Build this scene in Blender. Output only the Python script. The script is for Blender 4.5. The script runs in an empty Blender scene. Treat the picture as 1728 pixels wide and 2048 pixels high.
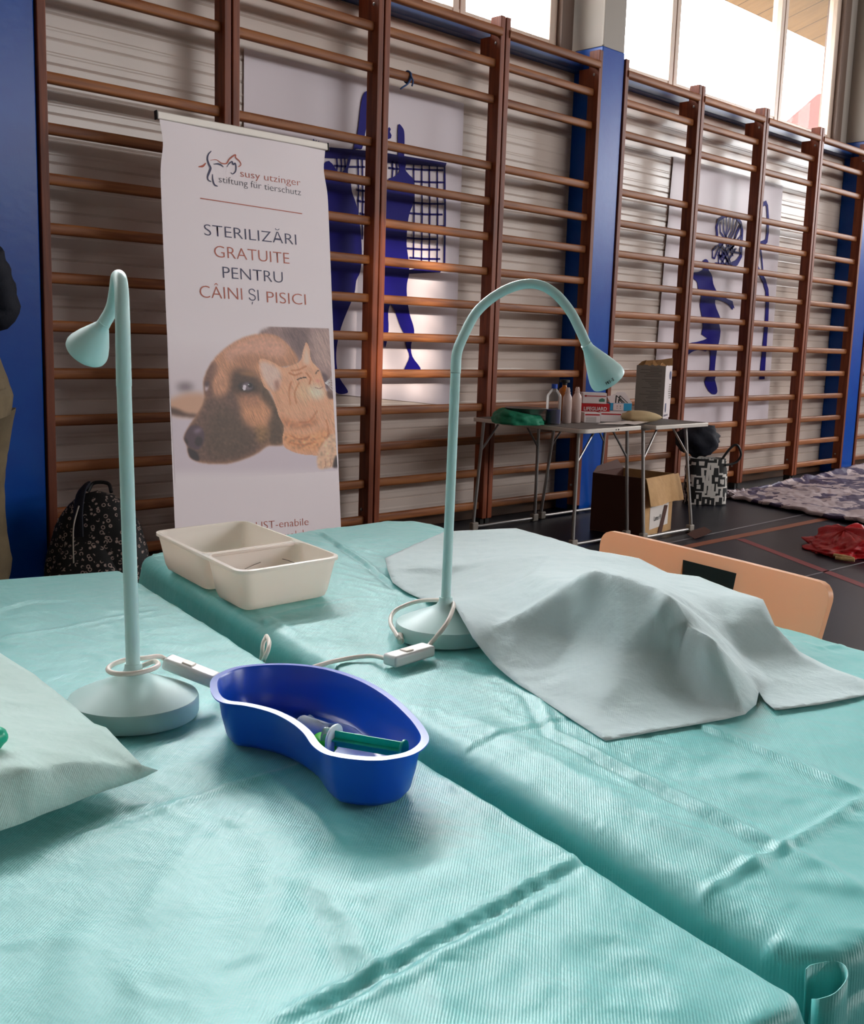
import bpy, bmesh, math, random
import numpy as np
from mathutils import Vector, Matrix, noise as mnoise
from mathutils.geometry import delaunay_2d_cdt

random.seed(7)
SC = bpy.context.scene
COL = SC.collection
PI = math.pi

# ------------------------------------------------------------------ camera
FPX = 2159.92
CAM = np.array([-2.072, -4.548, 1.150])
YAW, PITCH, ROLL = 0.78810, 0.15850, 0.03120
def cam_axes():
    fw = np.array([math.sin(YAW)*math.cos(PITCH), math.cos(YAW)*math.cos(PITCH), -math.sin(PITCH)])
    rt = np.array([math.cos(YAW), -math.sin(YAW), 0.0])
    up = np.cross(rt, fw)
    r2 = math.cos(ROLL)*rt + math.sin(ROLL)*up
    u2 = -math.sin(ROLL)*rt + math.cos(ROLL)*up
    return r2, u2, fw
CR, CU, CF = cam_axes()
cd = bpy.data.cameras.new('camera'); cam = bpy.data.objects.new('camera', cd); COL.objects.link(cam)
cam.matrix_world = Matrix(((CR[0], CU[0], -CF[0], CAM[0]), (CR[1], CU[1], -CF[1], CAM[1]),
                           (CR[2], CU[2], -CF[2], CAM[2]), (0, 0, 0, 1)))
cd.sensor_fit = 'VERTICAL'; cd.sensor_height = 24.0; cd.lens = 24.0*FPX/2048.0
cd.clip_start = 0.02; cd.clip_end = 300
SC.camera = cam

# ------------------------------------------------------------------ light
SC.view_settings.view_transform = 'Standard'; SC.view_settings.look = 'None'
SC.view_settings.gamma = 1.0; SC.view_settings.use_curve_mapping = False
SC.view_settings.exposure = 0.35
SC.cycles.use_denoising = True
SC.cycles.max_bounces = 8; SC.cycles.diffuse_bounces = 5; SC.cycles.transparent_max_bounces = 12
SC.cycles.sample_clamp_indirect = 6.0
world = bpy.data.worlds.new('sky'); SC.world = world; world.use_nodes = True
bg = world.node_tree.nodes['Background']
bg.inputs['Color'].default_value = (0.97, 0.985, 1.0, 1); bg.inputs['Strength'].default_value = 14.5
# hazy sky: brighter around the veiled sun that stands over the bar wall
wn, wl = world.node_tree.nodes, world.node_tree.links
tc = wn.new('ShaderNodeTexCoord'); dt = wn.new('ShaderNodeVectorMath'); dt.operation = 'DOT_PRODUCT'
az, el = math.radians(34), math.radians(29)
dt.inputs[1].default_value = (math.sin(az)*math.cos(el), math.cos(az)*math.cos(el), math.sin(el))
wl.new(tc.outputs['Generated'], dt.inputs[0])
mr = wn.new('ShaderNodeMapRange'); mr.interpolation_type = 'SMOOTHSTEP'
mr.inputs['From Min'].default_value = math.cos(math.radians(22)); mr.inputs['From Max'].default_value = 1.0
mr.inputs['To Min'].default_value = 13.5; mr.inputs['To Max'].default_value = 58.0
wl.new(dt.outputs['Value'], mr.inputs['Value']); wl.new(mr.outputs[0], bg.inputs['Strength'])

def portal(name, loc, rot, sx, sy):
    l = bpy.data.lights.new(name, 'AREA'); l.shape = 'RECTANGLE'; l.size = sx; l.size_y = sy
    l.cycles.is_portal = True
    o = bpy.data.objects.new(name, l); o.location = loc; o.rotation_euler = rot; COL.objects.link(o)
# daylight comes in through the high windows of the bar wall and of the opposite wall
portal('daylight_back', (1.95, 0.42, 3.98), (-PI/2, 0, 0), 11.8, 1.95)
portal('fill_right', (14.12, -4.5, 4.0), (0, PI/2, 0), 1.9, 7.0)  # enters by the unseen right-wall window added for side fill
portal('daylight_front', (8.0, -12.12, 4.2), (PI/2, 0, 0), 10.0, 1.4)
# low sun for the poster patch, through an added louvred slot behind the camera
sl = bpy.data.lights.new('sun', 'SUN'); sl.energy = 5.0; sl.angle = math.radians(0.8); sl.color = (1.0, 0.86, 0.70)
so = bpy.data.objects.new('sun', sl); COL.objects.link(so)
so.rotation_euler = Vector((0.50, 0.84, -0.20)).to_track_quat('-Z', 'Y').to_euler()

# ------------------------------------------------------------------ pixel rays -> points in the room
def ray(x, y):
    d = CF*FPX + CR*(x-864) - CU*(y-1024)
    return d/np.linalg.norm(d)
def onz(x, y, z=0.0):
    d = ray(x, y); return CAM + d*(z-CAM[2])/d[2]
def ony(x, y, yy=0.0):
    d = ray(x, y); return CAM + d*(yy-CAM[1])/d[1]
def dep(x, y, t):
    d = ray(x, y); return CAM + d*t/(d@CF)
def onp(x, y, p0, n):
    d = ray(x, y); return CAM + d*((p0-CAM)@n)/(d@n)

view = np.array((CF[0], CF[1], 0)); view /= np.linalg.norm(view); vr = np.array((CR[0], CR[1], 0)); vr /= np.linalg.norm(vr)
up = np.array((0, 0, 1.0))
# ------------------------------------------------------------------ helpers
def lin(c):
    if isinstance(c, str):
        c = [int(c[i:i+2], 16) for i in (0, 2, 4)]
    out = []
    for v in c:
        v = v/255.0
        out.append(v/12.92 if v <= 0.04045 else ((v+0.055)/1.055)**2.4)
    return (*out, 1.0)

def newmat(name):
    m = bpy.data.materials.new(name); m.use_nodes = True
    return m, m.node_tree.nodes, m.node_tree.links, m.node_tree.nodes['Principled BSDF']

def mat(name, col, rough=0.5, metal=0.0, spec=0.5, bump=None, var=None, sheen=0.0, trans=0.0, ior=1.45, coat=0.0, stretch=None, sss=0.0):
    """bump=(scale,strength) noise; var=(scale, other colour, amount)"""
    m, N, L, b = newmat(name)
    b.inputs['Base Color'].default_value = lin(col)
    b.inputs['Roughness'].default_value = rough
    b.inputs['Metallic'].default_value = metal
    b.inputs['Specular IOR Level'].default_value = spec
    b.inputs['Transmission Weight'].default_value = trans
    b.inputs['IOR'].default_value = ior
    b.inputs['Coat Weight'].default_value = coat
    b.inputs['Sheen Weight'].default_value = sheen
    if sss:
        b.inputs['Subsurface Weight'].default_value = sss
        b.inputs['Subsurface Radius'].default_value = (0.05, 0.03, 0.02)
        b.inputs['Subsurface Scale'].default_value = 0.3
    tc = N.new('ShaderNodeTexCoord'); mp = N.new('ShaderNodeMapping')
    L.new(tc.outputs['Object'], mp.inputs['Vector'])
    if stretch: mp.inputs['Scale'].default_value = stretch
    if var:
        nz = N.new('ShaderNodeTexNoise'); nz.inputs['Scale'].default_value = var[0]; nz.inputs['Detail'].default_value = 6
        L.new(mp.outputs[0], nz.inputs['Vector'])
        cr = N.new('ShaderNodeValToRGB'); cr.color_ramp.elements[0].position = 0.35; cr.color_ramp.elements[1].position = 0.68
        a, c2 = lin(col), lin(var[1])
        cr.color_ramp.elements[0].color = tuple(c2[i]*var[2]+a[i]*(1-var[2]) for i in range(3))+(1,)
        cr.color_ramp.elements[1].color = a
        L.new(nz.outputs['Fac'], cr.inputs['Fac']); L.new(cr.outputs['Color'], b.inputs['Base Color'])
    if bump:
        nb = N.new('ShaderNodeTexNoise'); nb.inputs['Scale'].default_value = bump[0]; nb.inputs['Detail'].default_value = 4
        L.new(mp.outputs[0], nb.inputs['Vector'])
        bp = N.new('ShaderNodeBump'); bp.inputs['Strength'].default_value = bump[1]; bp.inputs['Distance'].default_value = 0.01
        L.new(nb.outputs['Fac'], bp.inputs['Height']); L.new(bp.outputs[0], b.inputs['Normal'])
    return m

ORG = {}
def tag(o, label=None, cat=None, group=None, kind=None):
    if label: o['label'] = label
    if cat: o['category'] = cat
    if group: o['group'] = group
    if kind: o['kind'] = kind
    return o
def thing(name, label, cat, loc, group=None):
    o = bpy.data.objects.new(name, None); COL.objects.link(o); o.location = loc
    o.empty_display_size = 0.05
    ORG[o.name] = np.array(loc, float)
    return tag(o, label, cat, group)

def basis(v):
    v = np.array(v, float); v /= np.linalg.norm(v)
    a = np.array([0, 0, 1.0]) if abs(v[2]) < 0.9 else np.array([1.0, 0, 0])
    x = np.cross(a, v); x /= np.linalg.norm(x)
    return x, np.cross(v, x), v

class MB:
    def __init__(s): s.v = []; s.f = []; s.m = []; s.cm = 0
    def add(s, vs, fs):
        n = len(s.v); s.v += [tuple(map(float, p)) for p in vs]
        s.f += [tuple(i+n for i in q) for q in fs]; s.m += [s.cm]*len(fs); return s
    def box(s, c, size, ax=None):
        c = np.array(c, float); h = np.array(size, float)/2
        ax = np.eye(3) if ax is None else np.array(ax, float)
        vs = [c + ax[0]*h[0]*i + ax[1]*h[1]*j + ax[2]*h[2]*k for i in (-1, 1) for j in (-1, 1) for k in (-1, 1)]
        return s.add(vs, [(0, 1, 3, 2), (4, 6, 7, 5), (0, 4, 5, 1), (2, 3, 7, 6), (0, 2, 6, 4), (1, 5, 7, 3)])
    def box2(s, a, b):
        a = np.array(a, float); b = np.array(b, float); return s.box((a+b)/2, np.abs(b-a))
    def tube(s, pts, r, n=12, closed=False, cap=True, sq=1.0):
        pts = [np.array(p, float) for p in pts]; K = len(pts)
        rs = [r]*K if np.isscalar(r) else list(r)
        x = None; rings = []
        for i in range(K):
            if closed: t = pts[(i+1) % K]-pts[i-1]
            else: t = pts[min(i+1, K-1)]-pts[max(i-1, 0)]
            t /= (np.linalg.norm(t)+1e-12)
            if x is None: x = basis(t)[0]
            x = x - t*(x@t); x /= np.linalg.norm(x); y = np.cross(t, x)
            rings.append([pts[i]+rs[i]*(math.cos(2*PI*k/n)*x+sq*math.sin(2*PI*k/n)*y) for k in range(n)])
        vs = [p for q in rings for p in q]; fs = []
        for i in range(K if closed else K-1):
            j = (i+1) % K
            for k in range(n):
                fs.append((i*n+k, i*n+(k+1) % n, j*n+(k+1) % n, j*n+k))
        if cap and not closed:
            fs.append(tuple(range(n-1, -1, -1))); fs.append(tuple((K-1)*n+k for k in range(n)))
        return s.add(vs, fs)
    def lathe(s, prof, c, n=40, axis=(0, 0, 1), scale=(1, 1)):
        x, y, z = basis(axis); c = np.array(c, float)
        if abs(np.array(axis, float)[2]) > 0.999 and axis[2] > 0: x, y, z = np.eye(3)
        vs = []; fs = []
        for (r, h) in prof:
            for k in range(n):
                a = 2*PI*k/n; vs.append(c+z*h+r*(math.cos(a)*x*scale[0]+math.sin(a)*y*scale[1]))
        for i in range(len(prof)-1):
            for k in range(n): fs.append((i*n+k, i*n+(k+1) % n, (i+1)*n+(k+1) % n, (i+1)*n+k))
        if prof[0][0] > 1e-6: fs.append(tuple(range(n-1, -1, -1)))
        if prof[-1][0] > 1e-6: fs.append(tuple((len(prof)-1)*n+k for k in range(n)))
        return s.add(vs, fs)
    def grid(s, P, closed_u=False):
        P = np.asarray(P, float); a, b = P.shape[:2]
        fs = []
        for i in range(a if closed_u else a-1):
            for j in range(b-1):
                i2 = (i+1) % a
                fs.append((i*b+j, i2*b+j, i2*b+j+1, i*b+j+1))
        return s.add(P.reshape(-1, 3), fs)
    def prism(s, poly, off):
        poly = [np.array(p, float) for p in poly]; off = np.array(off, float); n = len(poly)
        vs = poly+[p+off for p in poly]
        fs = [tuple(range(n-1, -1, -1)), tuple(range(n, 2*n))]+[(i, (i+1) % n, (i+1) % n+n, i+n) for i in range(n)]
        return s.add(vs, fs)
    def flat(s, poly):
        """flat face from a possibly concave outline (3-D points in one plane), triangulated"""
        poly = [np.array(p, float) for p in poly]
        o = poly[0]; nn = np.zeros(3)
        for i in range(len(poly)): nn += np.cross(poly[i]-o, poly[(i+1) % len(poly)]-o)
        x, y, z = basis(nn)
        p2 = [Vector(((p-o)@x, (p-o)@y)) for p in poly]
        k = len(p2)
        vs, es, fs, a, b, c = delaunay_2d_cdt(p2, [], [list(range(k))], 1, 1e-7)
        return s.add([o+x*v[0]+y*v[1] for v in vs], [tuple(q) for q in fs])
    def build(s, name, m, parent=None, smooth=True, ang=40, bevel=0, seg=2, sub=0, solid=0, recalc=True, tagd=None):
        me = bpy.data.meshes.new(name)
        org = np.zeros(3)
        if parent is not None:
            org = ORG[parent.name]
        me.from_pydata([tuple(np.array(p)-org) for p in s.v], [], s.f)
        if recalc:
            bm = bmesh.new(); bm.from_mesh(me); bmesh.ops.recalc_face_normals(bm, faces=bm.faces); bm.to_mesh(me); bm.free()
        ms = m if isinstance(m, (list, tuple)) else [m]
        for q in ms: me.materials.append(q)
        if len(ms) > 1 and len(me.polygons) == len(s.m): me.polygons.foreach_set('material_index', s.m)
        if smooth:
            me.shade_smooth()
            if ang: me.set_sharp_from_angle(angle=math.radians(ang))
        o = bpy.data.objects.new(name, me); COL.objects.link(o)
        if parent is not None:
            o.parent = parent; ORG[o.name] = org
        else: ORG[o.name] = org
        if bevel:
            b = o.modifiers.new('bevel', 'BEVEL'); b.width = bevel; b.segments = seg; b.limit_method = 'ANGLE'; b.angle_limit = math.radians(50)
        if sub:
            q = o.modifiers.new('sub', 'SUBSURF'); q.levels = sub; q.render_levels = sub
        if solid:
            q = o.modifiers.new('solid', 'SOLIDIFY'); q.thickness = solid; q.offset = 0
        return o
    def center(s): return (np.min(s.v, 0)+np.max(s.v, 0))/2

def single(mb, name, m, label, cat, group=None, **k):
    """a thing that is one mesh, its origin at its base"""
    v = np.array(mb.v); c = (v.min(0)+v.max(0))/2; c[2] = v[:, 2].min()
    mb.v = [tuple(p-c) for p in v]
    o = mb.build(name, m, None, **k); o.location = c; ORG[o.name] = c
    return tag(o, label, cat, group)
def structure(mb, name, m, **k):
    o = mb.build(name, m, None, **k); o['kind'] = 'structure'; return o

def smooth_path(pts, n=8):
    """Catmull-Rom through the points"""
    P = [np.array(p, float) for p in pts]; P = [2*P[0]-P[1]]+P+[2*P[-1]-P[-2]]; out = []
    for i in range(1, len(P)-2):
        for k in range(n):
            t = k/n
            out.append(0.5*((2*P[i])+(-P[i-1]+P[i+1])*t+(2*P[i-1]-5*P[i]+4*P[i+1]-P[i+2])*t*t+(-P[i-1]+3*P[i]-3*P[i+1]+P[i+2])*t**3))
    out.append(P[-2]); return out
def smooth_closed(pts, n=6):
    P = [np.array(p, float) for p in pts]; K = len(P); out = []
    for i in range(K):
        a, b, c, d = P[i-1], P[i], P[(i+1) % K], P[(i+2) % K]
        for k in range(n):
            t = k/n
            out.append(0.5*((2*b)+(-a+c)*t+(2*a-5*b+4*c-d)*t*t+(-a+3*b-3*c+d)*t**3))
    return out

def text(name, s, pl, pr, up, h, m, parent, lift=0.001, weight=0.0, shear=0.0):
    """flat lettering from baseline-left to baseline-right, cap height h along up"""
    cu = bpy.data.curves.new(name, 'FONT'); cu.body = s; cu.size = 1.0; cu.offset = weight; cu.shear = shear
    cu.resolution_u = 4
    o = bpy.data.objects.new(name+'_tmp', cu); COL.objects.link(o)
    dg = bpy.context.evaluated_depsgraph_get()
    me = bpy.data.meshes.new_from_object(o.evaluated_get(dg))
    bpy.data.objects.remove(o); bpy.data.curves.remove(cu)
    vs = np.array([v.co[:] for v in me.vertices])
    x0, x1 = vs[:, 0].min(), vs[:, 0].max()
    pl = np.array(pl, float); pr = np.array(pr, float); up = np.array(up, float)
    ex = (pr-pl)/(x1-x0); ey = up/np.linalg.norm(up)*h/0.73
    n = np.cross(ex, ey); n /= np.linalg.norm(n)
    if n@(CAM-pl) < 0: n = -n
    org = ORG[parent.name]
    co = [tuple(pl+ex*(v[0]-x0)+ey*v[1]+n*lift-org) for v in vs]
    for v, c in zip(me.vertices, co): v.co = c
    me.materials.clear(); me.materials.append(m)
    me.name = name
    q = bpy.data.objects.new(name, me); COL.objects.link(q); q.parent = parent; ORG[q.name] = org
    return q

def fbm(p, o=3):
    return mnoise.fractal(Vector(p), 1.0, 2.0, o)
# ------------------------------------------------------------------ materials
def wood(name, dark, light, axis, rough=0.42):
    """long grain along one object axis"""
    m, N, L, b = newmat(name)
    b.inputs['Roughness'].default_value = rough; b.inputs['Specular IOR Level'].default_value = 0.3
    tc = N.new('ShaderNodeTexCoord'); mp = N.new('ShaderNodeMapping')
    sc = [22, 22, 22]; sc[axis] = 1.6
    mp.inputs['Scale'].default_value = sc
    oi = N.new('ShaderNodeObjectInfo'); ad = N.new('ShaderNodeVectorMath'); ad.operation = 'ADD'
    sh = N.new('ShaderNodeVectorMath'); sh.operation = 'SCALE'; sh.inputs[0].default_value = (9.1, 5.3, 7.7)
    L.new(oi.outputs['Random'], sh.inputs['Scale'])
    L.new(tc.outputs['Object'], ad.inputs[0]); L.new(sh.outputs[0], ad.inputs[1]); L.new(ad.outputs[0], mp.inputs['Vector'])
    nz = N.new('ShaderNodeTexNoise'); nz.inputs['Scale'].default_value = 1.6; nz.inputs['Detail'].default_value = 8; nz.inputs['Distortion'].default_value = 0.8
    L.new(mp.outputs[0], nz.inputs['Vector'])
    cr = N.new('ShaderNodeValToRGB'); e = cr.color_ramp.elements
    e[0].position = 0.3; e[0].color = lin(dark); e[1].position = 0.72; e[1].color = lin(light)
    L.new(nz.outputs['Fac'], cr.inputs['Fac'])
    hs = N.new('ShaderNodeHueSaturation')
    mr = N.new('ShaderNodeMapRange'); mr.inputs['To Min'].default_value = 0.85; mr.inputs['To Max'].default_value = 1.15
    L.new(oi.outputs['Random'], mr.inputs['Value']); L.new(mr.outputs[0], hs.inputs['Value'])
    L.new(cr.outputs['Color'], hs.inputs['Color']); L.new(hs.outputs[0], b.inputs['Base Color'])
    bp = N.new('ShaderNodeBump'); bp.inputs['Strength'].default_value = 0.15; bp.inputs['Distance'].default_value = 0.004
    L.new(nz.outputs['Fac'], bp.inputs['Height']); L.new(bp.outputs[0], b.inputs['Normal'])
    return m

def cloth(name, col, twill=0.35, trans=0.12, rough=0.5, spec=0.5, scale=900.0, transcol=None, wrinkle=0.0):
    """non-woven sheet: twill ribs in bump, a little light through it"""
    m, N, L, b = newmat(name)
    b.inputs['Base Color'].default_value = lin(col); b.inputs['Roughness'].default_value = rough
    b.inputs['Specular IOR Level'].default_value = spec; b.inputs['Sheen Weight'].default_value = 0.2
    tc = N.new('ShaderNodeTexCoord'); mp = N.new('ShaderNodeMapping'); mp.inputs['Rotation'].default_value = (0, 0, 0.9)
    L.new(tc.outputs['Object'], mp.inputs['Vector'])
    wv = N.new('ShaderNodeTexWave'); wv.wave_type = 'BANDS'; wv.bands_direction = 'X'; wv.inputs['Scale'].default_value = scale/6.28; wv.inputs['Distortion'].default_value = 0.6
    wv.inputs['Detail'].default_value = 1
    L.new(mp.outputs[0], wv.inputs['Vector'])
    nz = N.new('ShaderNodeTexNoise'); nz.inputs['Scale'].default_value = 60; nz.inputs['Detail'].default_value = 5
    L.new(tc.outputs['Object'], nz.inputs['Vector'])
    ma = N.new('ShaderNodeMath'); ma.operation = 'MULTIPLY_ADD'; ma.inputs[1].default_value = 0.5
    L.new(wv.outputs['Fac'], ma.inputs[0]); L.new(nz.outputs['Fac'], ma.inputs[2])
    bp = N.new('ShaderNodeBump'); bp.inputs['Strength'].default_value = twill; bp.inputs['Distance'].default_value = 0.0012
    L.new(ma.outputs[0], bp.inputs['Height'])
    last = bp
    if wrinkle:
        n2 = N.new('ShaderNodeTexNoise'); n2.inputs['Scale'].default_value = 17; n2.inputs['Detail'].default_value = 7; n2.inputs['Distortion'].default_value = 0.25
        L.new(tc.outputs['Object'], n2.inputs['Vector'])
        b2 = N.new('ShaderNodeBump'); b2.inputs['Strength'].default_value = wrinkle; b2.inputs['Distance'].default_value = 0.012
        L.new(n2.outputs['Fac'], b2.inputs['Height']); L.new(bp.outputs[0], b2.inputs['Normal']); last = b2
    L.new(last.outputs[0], b.inputs['Normal'])
    if trans:
        tr = N.new('ShaderNodeBsdfTranslucent'); tr.inputs['Color'].default_value = lin(transcol or col)
        mx = N.new('ShaderNodeMixShader'); mx.inputs[0].default_value = trans
        out = N['Material Output']
        L.new(b.outputs[0], mx.inputs[1]); L.new(tr.outputs[0], mx.inputs[2]); L.new(mx.outputs[0], out.inputs['Surface'])
    return m

def translucent(name, col, tcol, amt, rough=0.35):
    m, N, L, b = newmat(name)
    b.inputs['Base Color'].default_value = lin(col); b.inputs['Roughness'].default_value = rough
    tr = N.new('ShaderNodeBsdfTranslucent'); tr.inputs['Color'].default_value = lin(tcol)
    mx = N.new('ShaderNodeMixShader'); mx.inputs[0].default_value = amt
    L.new(b.outputs[0], mx.inputs[1]); L.new(tr.outputs[0], mx.inputs[2]); L.new(mx.outputs[0], N['Material Output'].inputs['Surface'])
    return m

def clearfilm(name, col, opacity, rough=0.08):
    """thin clear plastic or glass: mostly see-through with a gloss"""
    m, N, L, b = newmat(name)
    b.inputs['Base Color'].default_value = lin(col); b.inputs['Roughness'].default_value = rough
    tp = N.new('ShaderNodeBsdfTransparent'); tp.inputs['Color'].default_value = lin(col)
    fr = N.new('ShaderNodeFresnel'); fr.inputs['IOR'].default_value = 1.45
    ad = N.new('ShaderNodeMath'); ad.operation = 'ADD'; ad.use_clamp = True; ad.inputs[1].default_value = opacity
    L.new(fr.outputs[0], ad.inputs[0])
    mx = N.new('ShaderNodeMixShader'); L.new(ad.outputs[0], mx.inputs[0])
    L.new(tp.outputs[0], mx.inputs[1]); L.new(b.outputs[0], mx.inputs[2]); L.new(mx.outputs[0], N['Material Output'].inputs['Surface'])
    return m

M = {}
M['upright'] = wood('upright_wood', '5c2814', '8c4626', 2, 0.5)
M['rung'] = wood('rung_wood', '6e3a1e', 'a2663a', 0, 0.5)
M['pine'] = wood('eave_pine', 'c08a4c', 'e8bb7c', 1)
M['stick'] = wood('stick_wood', 'a08050', 'cdb080', 0)
M['panel'] = mat('wall_panel', 'd0bfb4', 0.3, var=(0.7, 'c0afa4', 0.6))
M['plaster'] = mat('plaster', 'a89f96', 0.8, bump=(40, 0.1))
M['ceil'] = mat('ceiling_boards', '7d6247', 0.7)
M['steel_blue'] = mat('blue_paint', '0048a0', 0.3, spec=0.3, bump=(25, 0.06), var=(9, '003a98', 0.6))
M['beam_blue'] = mat('beam_blue_paint', '1b3d78', 0.35, var=(6, '2a4c86', 0.6))
M['steel_grey'] = mat('grey_paint', '93897f', 0.55)
M['jamb'] = mat('window_jamb_brown', '6f5b50', 0.5)
M['frame'] = mat('window_frame', 'cdb7a6', 0.4)
M['base'] = mat('skirting_brown', '4f3524', 0.5)
M['glass'] = clearfilm('window_glass', 'fdfdfd', 0.0, 0.02)
M['black'] = mat('black_plastic', '0c0c0e', 0.5)
M['foot'] = mat('dark_iron', '15120f', 0.6)
M['white_vinyl'] = mat('white_vinyl', 'dcd0d6', 0.42, spec=0.3, bump=(7, 0.12))
M['blue_print'] = mat('blue_print', '140a74', 0.5, spec=0.12)
M['net_print'] = mat('net_print', '1c1264', 0.5, spec=0.12)
M['banner'] = mat('banner_sheet', 'f6e9ed', 0.5)
M['alu'] = mat('brushed_aluminium', 'd6cec6', 0.4, metal=0.3)
M['chrome'] = mat('chrome', '9a9694', 0.38, metal=0.9)
M['ink_navy'] = mat('navy_ink', '2a2550', 0.5)
M['ink_red'] = mat('terracotta_ink', 'b5533a', 0.5)
M['ink_grey'] = mat('grey_ink', '5d5560', 0.5)
M['mint'] = mat('mint_enamel', 'bfe2e0', 0.42)
M['cable'] = mat('white_cable', 'e6ddd2', 0.45)
M['switch'] = mat('switch_plastic', 'e4e4e2', 0.4)
M['tray'] = translucent('tray_plastic', 'fbf8f4', 'fff0e4', 0.45)
M['dish'] = translucent('blue_plastic', '1058d0', '1050d8', 0.15, 0.28)
M['drape'] = cloth('teal_drape', '56bcba', 0.26, 0.05, 0.46, 0.68, 760.0, None, 0.35)
M['drape_far'] = M['drape']
M['sheet'] = cloth('pale_teal_sheet', 'c6dde0', 0.3, 0.10, 0.6, 0.3, 1500.0, 'ffd9b0', 0.5)
M['pillow'] = cloth('pale_green_sheet', 'bcdcd6', 0.3, 0.10, 0.6, 0.35, 1500.0, 'a0e0d0', 0.6)
M['chair'] = translucent('chair_plastic', 'fce8cf', 'ffc286', 0.5)
M['tabletop'] = mat('laminate', 'd9d3c6', 0.4)
M['leg_metal'] = mat('grey_metal', '8f9092', 0.4, metal=0.6)
M['green_cloth'] = mat('green_cloth', '0b7a5a', 0.7, bump=(40, 0.3))
M['paper'] = mat('paper', 'dcd3cd', 0.7)
M['card_in'] = mat('cardboard', 'c49a68', 0.8, bump=(60, 0.15), var=(20, 'ae8556', 0.5))
M['card_out'] = mat('printed_cardboard', '4a2417', 0.7)
M['red'] = mat('red_card', 'b3131c', 0.4)
M['white_card'] = mat('white_card', 'dfd4d4', 0.45)
M['cyan'] = mat('cyan_print', '2f9fd0', 0.4)
M['grey_card'] = mat('grey_card', '8b827a', 0.6)
M['grey_ink2'] = mat('dark_grey_ink', '625a55', 0.6)
M['green_ink'] = mat('green_ink', '3f7a68', 0.5)
M['beige'] = mat('beige_cloth', 'c2ab84', 0.8, bump=(30, 0.25))
M['pet'] = clearfilm('clear_pet', 'f6f4f2', 0.03, 0.1)
M['frosted'] = translucent('frosted_plastic', 'd9c6c0', 'e8d2c6', 0.35, 0.3)
M['liquid'] = mat('blue_liquid', '081260', 0.15)
M['amber'] = mat('amber_plastic', 'b5651e', 0.3)
M['blue_cap'] = mat('blue_cap', '1247b0', 0.4)
M['syr_clear'] = clearfilm('syringe_clear', 'e8eef2', 0.15, 0.1)
M['syr_white'] = translucent('syringe_flange', 'e4ecec', 'f0ffff', 0.3)
M['teal_plastic'] = translucent('teal_plastic', '2cc4a4', '30d0b0', 0.4, 0.3)
M['lime'] = translucent('lime_plastic', '38e020', '50f030', 0.35, 0.3)
M['red_cloth'] = mat('red_cloth', 'b00d18', 0.45, bump=(30, 0.4))
M['skin'] = mat('skin', 'c99a7c', 0.55)
M['hair'] = mat('brown_hair', '2f2119', 0.6)
M['jacket'] = mat('navy_jacket', '0f1220', 0.8, bump=(25, 0.4))
M['trousers'] = mat('khaki_cotton', '7d6d53', 0.85, bump=(18, 0.5), var=(9, '5e5240', 0.7))
M['rope'] = mat('blue_string', '2d4a78', 0.7)
M['roof_red'] = mat('red_roof', '451d18', 0.9, spec=0.1)

def floor_mat():
    m, N, L, b = newmat('floor_vinyl')
    tc = N.new('ShaderNodeTexCoord')
    n1 = N.new('ShaderNodeTexNoise'); n1.inputs['Scale'].default_value = 1.2; n1.inputs['Detail'].default_value = 8
    L.new(tc.outputs['Object'], n1.inputs['Vector'])
    cr = N.new('ShaderNodeValToRGB'); e = cr.color_ramp.elements
    e[0].position = 0.3; e[0].color = lin('0c0f19'); e[1].position = 0.75; e[1].color = lin('151926')
    L.new(n1.outputs['Fac'], cr.inputs['Fac'])
    mp = N.new('ShaderNodeMapping'); mp.inputs['Scale'].default_value = (1.2, 18, 1); mp.inputs['Rotation'].default_value = (0, 0, 0.5)
    L.new(tc.outputs['Object'], mp.inputs['Vector'])
    n2 = N.new('ShaderNodeTexNoise'); n2.inputs['Scale'].default_value = 2.2; n2.inputs['Detail'].default_value = 9
    L.new(mp.outputs[0], n2.inputs['Vector'])
    c2 = N.new('ShaderNodeValToRGB'); e = c2.color_ramp.elements
    e[0].position = 0.62; e[0].color = (0, 0, 0, 1); e[1].position = 0.8; e[1].color = (1, 1, 1, 1)
    L.new(n2.outputs['Fac'], c2.inputs['Fac'])
    mx = N.new('ShaderNodeMixRGB'); mx.inputs[2].default_value = lin('44464f')
    mm = N.new('ShaderNodeMath'); mm.operation = 'MULTIPLY'; mm.inputs[1].default_value = 0.35
    L.new(c2.outputs['Color'], mm.inputs[0]); L.new(mm.outputs[0], mx.inputs[0])
    L.new(cr.outputs['Color'], mx.inputs[1]); L.new(mx.outputs[0], b.inputs['Base Color'])
    b.inputs['Roughness'].default_value = 0.36; b.inputs['Specular IOR Level'].default_value = 0.22
    return m
M['floor'] = floor_mat()
M['line_orange'] = mat('orange_line', '8a4a2a', 0.45)
M['line_red'] = mat('red_line', '7c1c22', 0.45)
M['line_white'] = mat('white_line', '8d8c92', 0.45)

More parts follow.
